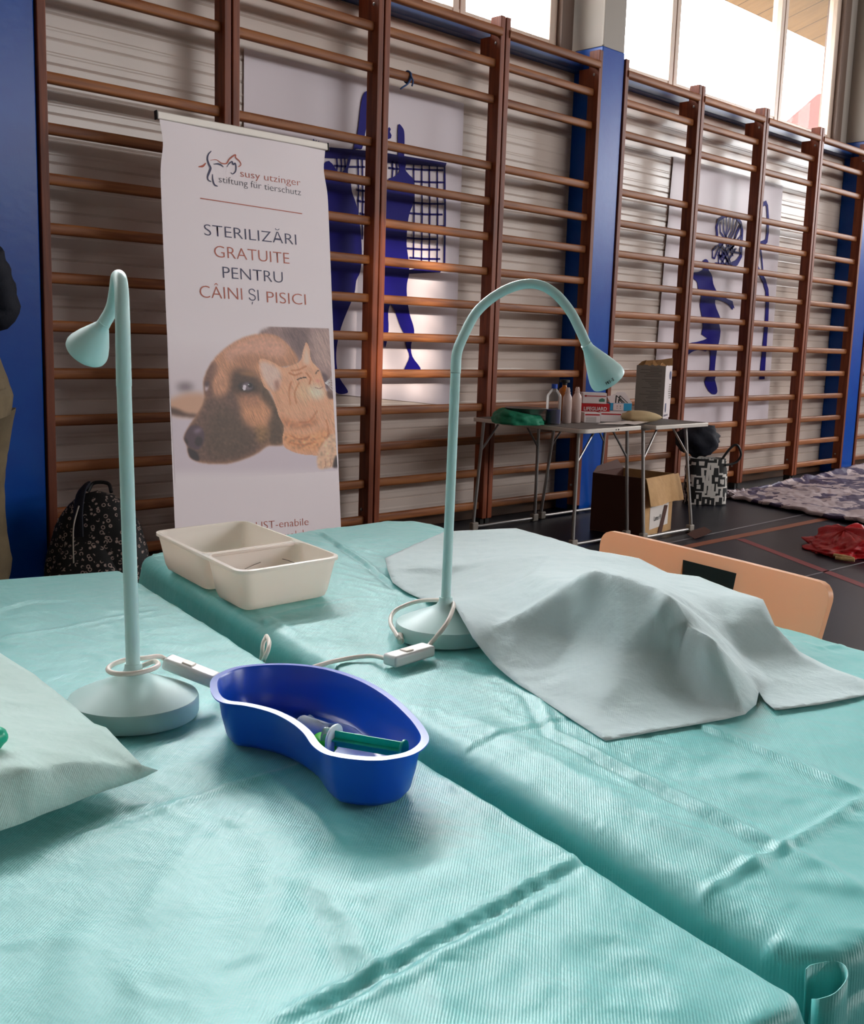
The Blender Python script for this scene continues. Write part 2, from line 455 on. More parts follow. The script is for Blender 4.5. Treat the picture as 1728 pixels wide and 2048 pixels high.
def ring_pattern(name, base, ink, scale):
    """small open rings scattered on dark cloth"""
    m, N, L, b = newmat(name); b.inputs['Roughness'].default_value = 0.8
    tc = N.new('ShaderNodeTexCoord')
    v = N.new('ShaderNodeTexVoronoi'); v.inputs['Scale'].default_value = scale; v.inputs['Randomness'].default_value = 0.75
    L.new(tc.outputs['Object'], v.inputs['Vector'])
    cr = N.new('ShaderNodeValToRGB'); cr.color_ramp.interpolation = 'LINEAR'
    e = cr.color_ramp.elements; e[0].position = 0.2; e[0].color = (0, 0, 0, 1); e[1].position = 0.26; e[1].color = (1, 1, 1, 1)
    e2 = cr.color_ramp.elements.new(0.36); e2.color = (1, 1, 1, 1); e3 = cr.color_ramp.elements.new(0.42); e3.color = (0, 0, 0, 1)
    L.new(v.outputs['Distance'], cr.inputs['Fac'])
    nz = N.new('ShaderNodeTexNoise'); nz.inputs['Scale'].default_value = scale*1.1
    L.new(tc.outputs['Object'], nz.inputs['Vector'])
    gt = N.new('ShaderNodeMath'); gt.operation = 'GREATER_THAN'; gt.inputs[1].default_value = 0.45
    L.new(nz.outputs['Fac'], gt.inputs[0])
    mu = N.new('ShaderNodeMath'); mu.operation = 'MULTIPLY'; L.new(cr.outputs['Color'], mu.inputs[0]); L.new(gt.outputs[0], mu.inputs[1])
    mx = N.new('ShaderNodeMixRGB'); mx.inputs[1].default_value = lin(base); mx.inputs[2].default_value = lin(ink)
    L.new(mu.outputs[0], mx.inputs[0]); L.new(mx.outputs[0], b.inputs['Base Color'])
    return m
M['ring_black'] = ring_pattern('ring_print_cloth', '0a090b', 'a08c84', 45)

def maze_pattern(name, scale):
    m, N, L, b = newmat(name); b.inputs['Roughness'].default_value = 0.7
    tc = N.new('ShaderNodeTexCoord')
    v = N.new('ShaderNodeTexVoronoi'); v.distance = 'CHEBYCHEV'; v.feature = 'F1'; v.inputs['Scale'].default_value = scale
    L.new(tc.outputs['Object'], v.inputs['Vector'])
    sn = N.new('ShaderNodeMath'); sn.operation = 'MULTIPLY'; sn.inputs[1].default_value = 14.0
    L.new(v.outputs['Distance'], sn.inputs[0])
    s2 = N.new('ShaderNodeMath'); s2.operation = 'SINE'; L.new(sn.outputs[0], s2.inputs[0])
    gt = N.new('ShaderNodeMath'); gt.operation = 'GREATER_THAN'; gt.inputs[1].default_value = 0.1; L.new(s2.outputs[0], gt.inputs[0])
    mx = N.new('ShaderNodeMixRGB'); mx.inputs[1].default_value = lin('0b0b0d'); mx.inputs[2].default_value = lin('cfcac4')
    L.new(gt.outputs[0], mx.inputs[0]); L.new(mx.outputs[0], b.inputs['Base Color'])
    return m
M['maze'] = maze_pattern('maze_print', 14)

def blanket_mat():
    m, N, L, b = newmat('purple_white_cloth'); b.inputs['Roughness'].default_value = 0.5
    tc = N.new('ShaderNodeTexCoord')
    nz = N.new('ShaderNodeTexNoise'); nz.inputs['Scale'].default_value = 2.6; nz.inputs['Detail'].default_value = 5; nz.inputs['Distortion'].default_value = 1.2
    L.new(tc.outputs['Object'], nz.inputs['Vector'])
    cr = N.new('ShaderNodeValToRGB'); cr.color_ramp.interpolation = 'CONSTANT'
    e = cr.color_ramp.elements; e[0].position = 0; e[0].color = lin('3b2d52'); e[1].position = 0.47; e[1].color = lin('b9a9ac')
    e2 = e.new(0.6); e2.color = lin('8f8088')
    L.new(nz.outputs['Fac'], cr.inputs['Fac']); L.new(cr.outputs['Color'], b.inputs['Base Color'])
    nb = N.new('ShaderNodeTexNoise'); nb.inputs['Scale'].default_value = 12; nb.inputs['Detail'].default_value = 5
    L.new(tc.outputs['Object'], nb.inputs['Vector'])
    bp = N.new('ShaderNodeBump'); bp.inputs['Strength'].default_value = 0.6; bp.inputs['Distance'].default_value = 0.02
    L.new(nb.outputs['Fac'], bp.inputs['Height']); L.new(bp.outputs[0], b.inputs['Normal'])
    return m
M['blanket'] = blanket_mat()
# ------------------------------------------------------------------ the hall
WY = 0.19            # face of the panelled wall
WB = 0.96153         # width of one bay of wall bars
ZS = 3.05            # window sill
XL, XR, YF, ZC = -6.0, 14.0, -12.0, 5.35

b = MB(); b.box2((XL-.2, YF-.2, -0.1), (XR+.2, WY+.2, 0.0))
def strip(b, p, q, w, z=0.0012):
    p = np.array(p[:2]); q = np.array(q[:2]); t = (q-p)/np.linalg.norm(q-p); n = np.array([-t[1], t[0]])*w/2
    b.add([(*(p+n), z), (*(q+n), z), (*(q-n), z), (*(p-n), z)], [(0, 1, 2, 3)])
def ext(p, q, a, c):
    t = q-p; return p-t*a, q+t*c
b.cm = 1; strip(b, *ext(onz(1357, 1097), onz(1655, 1037), 1.5, 2.5), 0.07)
b.cm = 2; strip(b, *ext(onz(1480, 1078), onz(1728, 1172), 0.0, 3.0), 0.06)
b.cm = 3; strip(b, *ext(onz(1560, 1165), onz(1728, 1125), 0.5, 2.0), 0.012)
strip(b, *ext(onz(1390, 1075), onz(1650, 1020), 0.3, 2.0), 0.015)
structure(b, 'floor', [M['floor'], M['line_orange'], M['line_red'], M['line_white']], smooth=False, recalc=False)

# panelled wall: horizontal planks with shadow grooves and small ribs
prof = []
z = 0.09
prof.append((WY, z))
k = 0
while z < 2.90:
    g = 0.006 if k % 2 == 0 else 0.003
    prof += [(WY, z+0.004), (WY, z+0.030), (WY-0.001, z+0.036), (WY-0.001, z+0.042), (WY, z+0.048), (WY, z+0.094), (WY+g, z+0.0965), (WY+g, z+0.0985)]
    z += 0.105; k += 1
prof.append((WY, z)); prof.append((WY, 3.0))
b = MB()
n = len(prof)
vs = [(XL, y, zz) for y, zz in prof]+[(XR, y, zz) for y, zz in prof]
b.add(vs, [(i, i+n, i+1+n, i+1) for i in range(n-1)])
b.box2((XL, WY+0.015, 0.0), (XR, WY+0.16, 3.0))
b.box2((XL, WY, 4.92), (XR, WY+0.16, ZC))
structure(b, 'wall_back', M['panel'], smooth=False, recalc=False)
b = MB(); b.box2((XL, WY-0.025, 0.0), (XR, WY+0.014, 0.09))
structure(b, 'baseboard_back', M['base'], smooth=False, bevel=0.004)
b = MB(); b.box2((XL, WY-0.075, 2.925), (XR, WY-0.001, 3.03))
structure(b, 'trim_1', M['beam_blue'], smooth=False, bevel=0.006)
b = MB(); b.box2((XL, WY-0.02, 3.031), (XR, WY+0.16, ZS))
structure(b, 'trim_2', M['frame'], smooth=False, bevel=0.004)

# steel columns between the groups of bars: blue below, grey above
zb = float(ony(1214, 94, -0.04)[2])
cols = [(-0.19, 0.056), (3.905, 4.147), (7.996, 8.238), (12.09, 12.33), (-4.28, -4.04)]
for i, (xa, xb) in enumerate(cols):
    b = MB(); b.box2((xa, -0.04, 0.0), (xb, WY-0.001, zb)); structure(b, 'trim_%d' % (3+2*i), M['steel_blue'], smooth=False, bevel=0.006)
    b = MB(); b.box2((xa, -0.035, zb), (xb, WY+0.16, ZC)); b.box2((xa-0.012, -0.05, zb+.001), (xa+0.004, -0.033, ZC))
    structure(b, 'trim_%d' % (4+2*i), M['steel_grey'], smooth=False, bevel=0.004)

# high windows
def window(i, xa, xb, mull):
    y0, y1 = WY+0.03, WY+0.11
    b = MB()
    b.box2((xa, y0, ZS), (xa+0.07, y1, 4.92)); b.box2((xb-0.07, y0, ZS), (xb, y1, 4.92))
    b.box2((xa, y0+.003, ZS), (xb, y1-.003, ZS+0.05)); b.box2((xa, y0+.003, 4.86), (xb, y1-.003, 4.92))
    for x in mull:
        b.box2((x-0.055, y0-.004, ZS), (x-0.006, y1+.004, 4.92)); b.box2((x+0.006, y0-.004, ZS), (x+0.055, y1+.004, 4.92)); b.box2((x-0.01, y0+.02, ZS), (x+0.01, y1-.02, 4.92))
    w = structure(b, 'window_%d' % i, M['frame'], smooth=False, bevel=0.004)
    g = MB(); g.add([(xa+.03, WY+.07, ZS+.02), (xb-.03, WY+.07, ZS+.02), (xb-.03, WY+.07, 4.9), (xa+.03, WY+.07, 4.9)], [(0, 1, 2, 3)])
    g.build('pane', M['glass'], w, smooth=False)
    j = MB()
    j.box2((xa-0.12, WY-0.01, ZS), (xa-0.001, WY+0.16, 4.92)); j.box2((xb+0.001, WY-0.01, ZS), (xb+0.12, WY+0.16, 4.92))
    structure(j, 'trim_%d' % (20+i), M['jamb'], smooth=False)
window(1, -0.02, 3.74, (1.30, 2.82))
window(2, 4.24, 7.74, (5.12, 6.73))
window(4, -3.9, -0.35, (-2.7, -1.5))

# the other walls, the ceiling
b = MB(); b.box2((XL-.15, YF, 0), (XL, WY+.16, ZC)); structure(b, 'wall_left', M['plaster'], smooth=False)
b = MB()
for q in ((YF, 0, WY+.16, 3.05), (YF, 4.95, WY+.16, ZC), (YF, 3.05, -8.0, 4.95), (-1.0, 3.05, WY+.16, 4.95)): b.box2((XR, q[0], q[1]), (XR+.15, q[2], q[3]))
structure(b, 'wall_right', M['plaster'], smooth=False)
b = MB()
for y in (-8.0, -5.7, -3.4, -1.06): b.box2((XR+.04, y, 3.05), (XR+.1, y+.06, 4.95))
b.box2((XR+.041, -8.0, 3.05), (XR+.099, -1.0, 3.11)); b.box2((XR+.041, -8.0, 4.89), (XR+.099, -1.0, 4.95))
structure(b, 'window_7', M['frame'], smooth=False)  # unseen window, added so the fill fades from right to left
b = MB(); b.box2((7.86, WY, ZS), (XR, WY+.16, 4.92)); b.box2((XL, WY, ZS), (-4.02, WY+.16, 4.92)); structure(b, 'trim_30', M['plaster'], smooth=False)
b = MB()
for q in ((XL, 0, XR, 3.2), (XL, 4.9, XR, ZC), (XL, 3.2, -5.25, 4.9), (-4.6, 3.2, 3.0, 4.9), (3.0, 3.2, 13.0, 3.5), (13.0, 3.2, XR, 4.9), (-5.25, 3.2, -4.6, 3.72), (-5.25, 4.62, -4.6, 4.9)): b.box2((q[0], YF-.15, q[1]), (q[2], YF, q[3]))
structure(b, 'wall_front', M['plaster'], smooth=False)
b = MB()
for x in (3, 5.5, 8, 10.5, 12.94): b.box2((x, YF-.1, 3.5), (x+.06, YF-.04, 4.9))
b.box2((3, YF-.099, 3.5), (13, YF-.041, 3.56)); b.box2((3, YF-.099, 4.84), (13, YF-.041, 4.9))
structure(b, 'window_5', M['frame'], smooth=False)
b = MB()
for i in range(3): b.box((-4.93, YF-.07, 3.95+i*.22), (.66, .02, .05), ((0.92, 0, -0.39), (0, 1, 0), (0.39, 0, 0.92)))
b.box2((-4.99, YF-.10, 3.72), (-4.93, YF-.05, 4.62)); structure(b, 'window_6', M['frame'], smooth=False)  # unseen slot with louvres, added to shape the streaky sun patch
b = MB(); b.box2((XL-.15, YF-.15, ZC), (XR+.15, WY+.16, ZC+.1)); structure(b, 'ceiling', M['ceil'], smooth=False)

# outside: planked eave over the windows, ground, a red-roofed house
def eave():
    m, N, L, bs = newmat('eave_planks')
    bs.inputs['Roughness'].default_value = 0.6
    tc = N.new('ShaderNodeTexCoord'); sp = N.new('ShaderNodeSeparateXYZ'); L.new(tc.outputs['Object'], sp.inputs[0])
    mo = N.new('ShaderNodeMath'); mo.operation = 'PINGPONG'; mo.inputs[1].default_value = 0.19; L.new(sp.outputs['X'], mo.inputs[0])
    lt = N.new('ShaderNodeMath'); lt.operation = 'GREATER_THAN'; lt.inputs[1].default_value = 0.006; L.new(mo.outputs[0], lt.inputs[0])
    nz = N.new('ShaderNodeTexNoise'); nz.inputs['Scale'].default_value = 3; nz.inputs['Detail'].default_value = 6
    mp = N.new('ShaderNodeMapping'); mp.inputs['Scale'].default_value = (6, 1, 1); L.new(tc.outputs['Object'], mp.inputs[0]); L.new(mp.outputs[0], nz.inputs['Vector'])
    cr = N.new('ShaderNodeValToRGB'); e = cr.color_ramp.elements; e[0].color = lin('6e4f2c'); e[1].color = lin('8c6b42'); L.new(nz.outputs['Fac'], cr.inputs[0])
    mx = N.new('ShaderNodeMixRGB'); mx.inputs[1].default_value = lin('36240f'); L.new(lt.outputs[0], mx.inputs[0]); L.new(cr.outputs[0], mx.inputs[2])
    L.new(mx.outputs[0], bs.inputs['Base Color']); return m
b = MB(); b.prism([(XL, WY+.17, 4.60), (XR+4, WY+.17, 4.60), (XR+4, 1.2, 4.365), (XL, 1.2, 4.365)], (0, 0, 0.12))
structure(b, 'trim_40', eave(), smooth=False)
b = MB(); b.box2((-60, WY+.2, -0.6), (120, 120, -0.5)); structure(b, 'ground', mat('grass_ground', '4a4a40', 0.9), smooth=False)
hb = ony(1640, 262, 22.0)
house = thing('house', 'distant house with a red pitched roof seen through the rightmost window', 'house', (hb[0]+4, 24.0, -0.5))
b = MB(); b.box2((hb[0]-1, 21.8, -0.5), (hb[0]+9, 23.8, hb[2]-0.4)); b.build('house_wall', mat('house_render', '3a2c24', 0.8), house, smooth=False)
b = MB(); hz = hb[2]-0.35
pk = ony(1672, 205, 22.0)
b.prism([(hb[0]-1.6, 21.6, hz), (pk[0]+1.9, 21.6, pk[2]+1.0), (hb[0]+10.5, 21.6, hz)], (0, 2.4, 0))
b.build('house_roof', M['roof_red'], house, smooth=False)

# ------------------------------------------------------------------ wall bars
def RZ(k): return 0.125+(14-k)*0.20625-(0.0319 if k < 3 else 0)
def wall_bars(x0, label, first=None):
    """x0 = left end of the bay; two uprights, fourteen rungs (the fourth slot is empty)"""
    la, lb = x0+0.0625, x0+0.1025
    ra, rb = x0+WB+0.015, x0+WB+0.0525
    t = thing('wall_bars', label, 'wall bars', (x0+WB/2, 0.0, 0.0), 'wooden wall bars along the hall wall')
    for (a, c) in ((la, lb), (ra, rb)):
        u = MB(); zt = 3.036
        # side profile: widens forward at the top to carry the top rung
        side = [(0.035, 0.045), (-0.05, 0.045), (-0.05, 2.80), (-0.062, 2.86), (-0.098, 2.90), (-0.105, 2.93), (-0.100, zt-0.03), (-0.085, zt), (0.035, zt)]
        side = [(0.035, 0.045), (-0.05, 0.045), (-0.05, zt), (0.035, zt)]
        u.prism([(a, y, zz) for y, zz in side], (c-a, 0, 0))
        u.build('upright', M['upright'], t, smooth=False, bevel=0.004)
        f = MB(); f.box2((a+0.002, -0.03, 0.0), (c-0.002, 0.03, 0.05)); f.build('foot', M['foot'], t, smooth=False)
        br = MB(); br.box2((a+0.001, 0.034, 2.80), (c-0.001, WY-0.076, 2.93)); br.build('wall_bracket', M['upright'], t, smooth=False, bevel=0.003)
        s = -1 if a == ra else 1
        xx = a if a == ra else c
        for (yy, zz_) in ((-0.012, 2.885), (0.004, 0.185)):
            bo = MB(); bo.lathe([(0.0085, 0), (0.0085, 0.004), (0.004, 0.007), (0.0, 0.007)], (xx, yy, zz_), 14, (s, 0, 0)); bo.build('bolt', M['chrome'], t)
    for k in range(15):
        if k == 3: continue
        y, h, d = (-0.035, 0.052, 0.046) if k == 0 else (0.0, 0.049, 0.036)
        zc = 2.945 if k == 0 else RZ(k)
        r = MB(); q = 20; rings = []
        sec = []
        for j in range(q):
            a = 2*PI*j/q; ca, sa = math.cos(a), math.sin(a)
            sec.append((d/2*math.copysign(abs(ca)**0.6, ca), h/2*math.copysign(abs(sa)**0.6, sa)))
        r.prism([(lb-0.012, y+p[0], zc+p[1]) for p in sec], (ra-lb+0.024, 0, 0))
        r.build('rung', M['rung'], t, ang=35)
    return t
def copy_tree(o, loc, label):
    c = o.copy(); COL.objects.link(c); c.location = loc; c['label'] = label
    for ch in list(o.children):
        d = ch.copy(); COL.objects.link(d); d.parent = c
        for g in list(ch.children):
            e = g.copy(); COL.objects.link(e); e.parent = d
    return c
G0, G1 = 0.0, 4.0911
wb = wall_bars(0.0, 'wooden wall bars at far left, beside the left blue column and behind the backpack')
bays = [(1, 'wooden wall bars directly behind the upright banner, second from the left blue column'),
        (2, 'wooden wall bars in front of the volleyball poster right half, with blue string tied on'),
        (3, 'wooden wall bars left of the middle blue column, above the left camping table half')]
for i, lb_ in bays: copy_tree(wb, (i*WB+WB/2, 0, 0), lb_)
for i, lb_ in [(0, 'wooden wall bars just right of the middle blue column, behind the tall grey box'),
               (1, 'wooden wall bars in front of the jumping basketball player silhouette'),
               (2, 'wooden wall bars in front of the hoop pole half of the basketball poster'),
               (3, 'wooden wall bars ending at the far right blue column, under the red roof view')]:
    copy_tree(wb, (G1+i*WB+WB/2, 0, 0), lb_)
copy_tree(wb, (8.1822+WB/2, 0, 0), 'wooden wall bars cut off by the right picture edge, beyond the right blue column')
# ------------------------------------------------------------------ posters behind the bars
PY = 0.180
def cw(c, x0, y0, s): return (x0+c[0]/s, y0+c[1]/s)
def wp(px, y): return ony(px[0], px[1], y)
def poster(name, label, tl, tr, br, bl):
    tl, tr, br, bl = [np.array([q[0], PY, q[2]]) for q in (tl, tr, br, bl)]
    nu, nv = 40, 40
    P = np.zeros((nu, nv, 3))
    for i in range(nu):
        for j in range(nv):
            u, v = i/(nu-1), j/(nv-1)
            p = (1-u)*(1-v)*tl+u*(1-v)*tr+u*v*br+(1-u)*v*bl
            p[1] += 0.002*fbm((p[0]*2.2, p[2]*2.2, 3))
            P[i, j] = p
    c = (tl+tr+br+bl)/4
    t = thing(name, label, 'poster', (c[0], PY, min(bl[2], br[2])), None)
    b = MB(); b.grid(P); b.build('poster_sheet', M['white_vinyl'], t, ang=0)
    return t
def ink(t, name, polys, m, y=PY-0.006, k=3):
    b = MB()
    for q in polys:
        b.flat(smooth_closed([wp(p, y) for p in q], k) if k else [wp(p, y) for p in q])
    return b.build(name, m, t, smooth=False)
def stroke(b, pts, w, y):
    """flat line of varying width on the poster plane"""
    P = [wp(p, y) for p in pts]; n = len(P); ws = [w]*n if np.isscalar(w) else w
    L, R = [], []
    for i in range(n):
        d = P[min(i+1, n-1)]-P[max(i-1, 0)]; d[1] = 0; d /= np.linalg.norm(d); nn = np.array([-d[2], 0, d[0]])*ws[i]/2
        L.append(P[i]+nn); R.append(P[i]-nn)
    b.add(L+R, [(i, i+1, n+i+1, n+i) for i in range(n-1)])

p1 = poster('volleyball_poster', 'white poster with two blue volleyball players and a net, hung behind the wall bars',
            wp((488, 96), PY), wp((928, 207), PY), wp((908, 812), PY), wp((486, 770), PY))
c6 = lambda *q: [cw(p, 600, 120, 2.925) for p in q]
ink(p1, 'player_silhouette', [c6((395, 190), (372, 200), (358, 250), (348, 330), (336, 430), (310, 525), (290, 610), (280, 655), (296, 700), (304, 770), (325, 830), (345, 920),
    (358, 1040), (362, 1150), (352, 1240), (330, 1290), (318, 1370), (285, 1450), (242, 1560), (215, 1680), (214, 1780), (232, 1860), (278, 1930), (272, 1950), (225, 1952), (195, 1915), (180, 1800), (150, 1600),
    (110, 1300), (100, 1000), (90, 800), (120, 640), (170, 590), (225, 655), (262, 640), (290, 560), (330, 520), (362, 520), (380, 440), (395, 330))], M['blue_print'])
ink(p1, 'player_silhouette', [c6((575, 380), (598, 392), (610, 420), (612, 480), (610, 560), (622, 600), (616, 640), (640, 672), (664, 700), (668, 760), (662, 840), (640, 900), (628, 980), (624, 1080), (634, 1160),
    (640, 1240), (626, 1310), (626, 1380), (640, 1480), (662, 1550), (668, 1600), (650, 1670), (658, 1735), (704, 1800), (690, 1816), (616, 1812), (618, 1790), (640, 1735), (624, 1680), (612, 1610), (588, 1560),
    (555, 1470), (530, 1430), (516, 1480), (518, 1580), (500, 1680), (490, 1640), (488, 1480), (480, 1300), (478, 1100), (490, 900), (500, 760), (515, 700), (555, 680), (582, 650), (576, 600), (572, 500))], M['blue_print'])
ink(p1, 'player_hand', [c6((522, 392), (532, 404), (526, 420), (536, 440), (532, 458), (505, 466), (500, 440), (508, 405))], M['blue_print'], k=0)
ink(p1, 'player_hand', [c6((40, 490), (60, 478), (72, 480), (78, 460), (88, 474), (98, 468), (96, 484), (112, 470), (108, 510), (60, 520))], M['blue_print'], k=0)
b = MB()
y = PY-0.0055
band = c6((120, 505), (380, 530), (520, 546), (858, 602), (850, 628), (520, 602), (380, 584), (120, 572)); b.flat([wp(p, y) for p in band])
band = c6((480, 1212), (640, 1226), (860, 1190), (858, 1200), (820, 1242), (640, 1250), (480, 1250)); b.flat([wp(p, y) for p in band])
for x, yt, yb in [(665, 610, 1160), (712, 612, 1190), (757, 615, 1192), (803, 620, 1194), (846, 625, 1195), (540, 590, 700), (565, 595, 690), (340, 575, 900), (215, 575, 660), (262, 575, 700), (240, 575, 660), (160, 900, 1130), (180, 1000, 1130), (365, 580, 1050)]:
    stroke(b, c6((x, yt), (x+3, (yt+yb)/2), (x-1, yb)), 0.011 if x != 846 else 0.016, y)
for yy, xa, xb in [(634, 520, 600), (640, 620, 840), (712, 640, 845), (770, 655, 845), (838, 655, 845), (900, 640, 835), (968, 630, 845), (1044, 625, 800), (1105, 620, 820), (1160, 640, 820), (622, 200, 380), (700, 300, 380), (762, 330, 390), (826, 335, 390), (900, 350, 390), (1000, 150, 185), (1060, 150, 180)]:
    stroke(b, c6((xa, yy-4), ((xa+xb)/2, yy+3), (xb, yy+4)), 0.011, y)
b.build('net_print', M['net_print'], p1, smooth=False)

p2 = poster('basketball_poster', 'white poster with a blue jumping basketball player under a hoop, right of the middle column',
            wp((1347, 312), PY), wp((1566, 372), PY), wp((1535, 842), PY), wp((1300, 852), PY))
c7 = lambda *q: [cw(p, 1300, 280, 3.793) for p in q]
ink(p2, 'player_silhouette', [c7((425, 903), (440, 915), (446, 940), (445, 985), (462, 1010), (474, 1040), (480, 1090), (505, 1145), (530, 1170), (590, 1208), (626, 1222), (630, 1240), (642, 1278), (632, 1272), (628, 1290), (618, 1278), (600, 1252), (560, 1228), (495, 1212),
    (505, 1280), (532, 1345), (526, 1400), (536, 1450), (525, 1530), (508, 1600), (492, 1740), (500, 1790), (492, 1815), (502, 1850), (512, 1905), (496, 1930), (462, 1922), (430, 1880), (414, 1835), (428, 1800), (452, 1752), (456, 1602),
    (420, 1604), (370, 1592), (318, 1608), (285, 1630), (270, 1600), (290, 1545), (350, 1532), (435, 1506), (390, 1475), (402, 1420), (392, 1330), (378, 1250), (390, 1185), (368, 1150), (360, 1085), (335, 1055), (300, 1030), (255, 960), (250, 900), (270, 905), (290, 970), (330, 1005), (395, 990), (404, 960), (398, 930), (408, 910))], M['blue_print'], k=2)
b = MB(); y = PY-0.006
cx, cy = 600, 700
stroke(b, c7((545, 800), (512, 740), (505, 660), (520, 610), (560, 580), (610, 572), (660, 590), (690, 630), (700, 690), (695, 780), (690, 880), (660, 930), (610, 955)), [.03, .03, .03, .03, .026, .026, .03, .03, .036, .036, .042, .05, .05], y)
for q in [((530, 620), (535, 700), (580, 760)), ((555, 590), (560, 690), (590, 760)), ((580, 580), (585, 670), (570, 750)), ((610, 580), (605, 670), (560, 770)), ((640, 590), (625, 690), (590, 760)), ((665, 610), (640, 700), (600, 780)), ((688, 650), (650, 740), (610, 800)), ((695, 720), (650, 780), (620, 830)),
          ((520, 790), (560, 860), (600, 940)), ((545, 790), (590, 870), (610, 930)), ((580, 780), (620, 850), (630, 880)), ((520, 850), (540, 900), (570, 950)), ((640, 790), (590, 860), (540, 940)), ((610, 780), (560, 850), (525, 900)), ((655, 820), (610, 890), (570, 950)), ((515, 800), (475, 840), (475, 890), (490, 900), (520, 820)), ((495, 935), (560, 945), (620, 955)), ((590, 760), (640, 850), (690, 860)), ((570, 770), (530, 820), (520, 940)), ((640, 760), (660, 690), (690, 640)), ((545, 880), (580, 850), (640, 800)), ((515, 870), (580, 900), (600, 950))]:
    stroke(b, c7(*q), 0.016, y)
b.build('hoop_print', M['blue_print'], p2, smooth=False)
b = MB()
stroke(b, c7((850, 495), (880, 476), (890, 500), (896, 600), (893, 700), (884, 765), (860, 785), (825, 800)), [.03, .04, .03, .036, .04, .045, .05, .06], y)
stroke(b, c7((840, 830), (848, 900), (856, 990)), .02, y)
stroke(b, c7((805, 940), (835, 1010), (868, 1070), (888, 1140), (892, 1220), (884, 1400), (866, 1600), (850, 1815)), [.03, .04, .05, .052, .055, .06, .075, .095], y)
b.build('hoop_pole_print', M['blue_print'], p2, smooth=False)

# blue string knotted on a rung of the third bay
q = ony(820, 162, -0.02)
t = thing('blue_string', 'short blue string knotted around a high rung in front of the volleyball poster', 'string', (q[0], 0.0, q[2]-0.06))
b = MB(); rr = 0.030
b.tube([(q[0]+0.004*math.sin(3*a), 0.0+0.024*math.cos(a), RZ(2)+rr*math.sin(a)) for a in np.linspace(0, 2*PI, 24)[:-1]], 0.006, 8, closed=True)
b.tube(smooth_path([ony(822, 158, -.03), ony(815, 168, -.035), ony(806, 174, -.035), ony(801, 178, -.03)], 5), 0.005, 8)
b.tube(smooth_path([ony(822, 152, -.03), ony(826, 162, -.035), ony(824, 172, -.035)], 5), 0.005, 8)
b.build('knot', M['rope'], t)

# ------------------------------------------------------------------ the roll-up banner
BT, BB = -0.3125, -0.525
TL, TR = ony(316, 234, BT), ony(652, 301, BT)
zt = (TL[2]+TR[2])/2; TL[2] = TR[2] = zt
BL, BR = ony(350, 1060, BB), ony(682, 1056, BB)
def down(a, c, z): k = (a[2]-z)/(a[2]-c[2]); return a+(c-a)*k
BL = down(TL, BL, 0.09); BR = down(TR, BR, 0.09)
Bu = TR-TL; Bu /= np.linalg.norm(Bu)
Bv = (TL+TR-BL-BR)/2; Bv -= Bu*(Bv@Bu); Bv /= np.linalg.norm(Bv)
Bn = np.cross(Bu, Bv); Bn = Bn if Bn@(CAM-TL) > 0 else -Bn
banner = thing('rollup_banner', 'tall white roll-up banner with red and navy lettering over a dog and cat photo', 'banner', ((BL[0]+BR[0])/2, BB, 0.0))
b = MB(); nu, nv = 30, 90; P = np.zeros((nu, nv, 3))
for i in range(nu):
    for j in range(nv):
        u, v = i/(nu-1), j/(nv-1)
        pinch = 0.022*math.exp(-v/0.03)-0.012*math.exp(-((v-0.06)/0.05)**2)
        uu = u+(0.5-u)*2*(0.0+max(0, 0.02*math.exp(-((v-0.05)/0.04)**2)))
        p = (1-uu)*((1-v)*TL+v*BL)+uu*((1-v)*TR+v*BR)
        w = 0.008*math.sin(u*9+1)*math.exp(-v/0.04)
        P[i, j] = p+Bn*w*0.5
b.grid(P); sh = b.build('banner_sheet', M['banner'], banner, ang=0)
b = MB(); b.box((TL+TR)/2+Bv*0.012, (np.linalg.norm(TR-TL)+0.012, 0.034, 0.018), (Bu, Bv, Bn)); b.build('top_rail', M['alu'], banner, smooth=False, bevel=0.004)
b = MB(); b.box(TL+Bv*0.012-Bu*0.009, (0.006, 0.038, 0.022), (Bu, Bv, Bn)); b.build('end_cap', M['black'], banner, smooth=False, bevel=0.002)
b = MB(); b.box(TR+Bv*0.012+Bu*0.009, (0.006, 0.038, 0.022), (Bu, Bv, Bn)); b.build('end_cap', M['black'], banner, smooth=False, bevel=0.002)
b = MB(); c = (BL+BR)/2; b.box((c[0], c[1], 0.05), (np.linalg.norm(BR-BL)+0.03, 0.12, 0.09)); b.box((c[0]-.3, c[1], 0.003), (.04, .34, .006)); b.box((c[0]+.3, c[1], 0.003), (.04, .34, .006)); b.build('base_cassette', M['alu'], banner, smooth=False, bevel=0.01)
b = MB(); b.tube([(c[0], c[1]+.045, 0.09), ((TL[0]+TR[0])/2, BT+.035, zt)], 0.008, 10); b.build('support_pole', M['alu'], banner)

def bp_(px, py, lift=0.0):
    """point on the (slightly twisted) banner sheet"""
    o = lift
    for _ in range(4):
        q = onp(px, py, TL+Bn*o, Bn)
        v = ((TL-q)@Bv)/((TL-(BL+BR)/2)@Bv); lft = TL*(1-v)+BL*v; rgt = TR*(1-v)+BR*v
        u = ((q-lft)@Bu)/((rgt-lft)@Bu); s = lft*(1-u)+rgt*u
        o = (s-TL)@Bn+lift
    return q
def btext(name, s, l, r, h, m, w=0.0, lift=0.0010):
    pl, pr = bp_(*l), bp_(*r)
    ex = pr-pl; ex /= np.linalg.norm(ex); up = np.cross(Bn, ex)
    return text(name, s, pl, pr, up, h, m, banner, lift, w)
k = np.linalg.norm(bp_(400, 460)-bp_(400, 490))/30.0   # metres per pixel of height
btext('lettering', 'STERILIZĂRI', (409, 470.5), (593, 490), 24*k, M['ink_navy'], -0.013)
btext('lettering', 'GRATUITE', (429, 514), (579, 528), 25*k, M['ink_red'], -0.013)
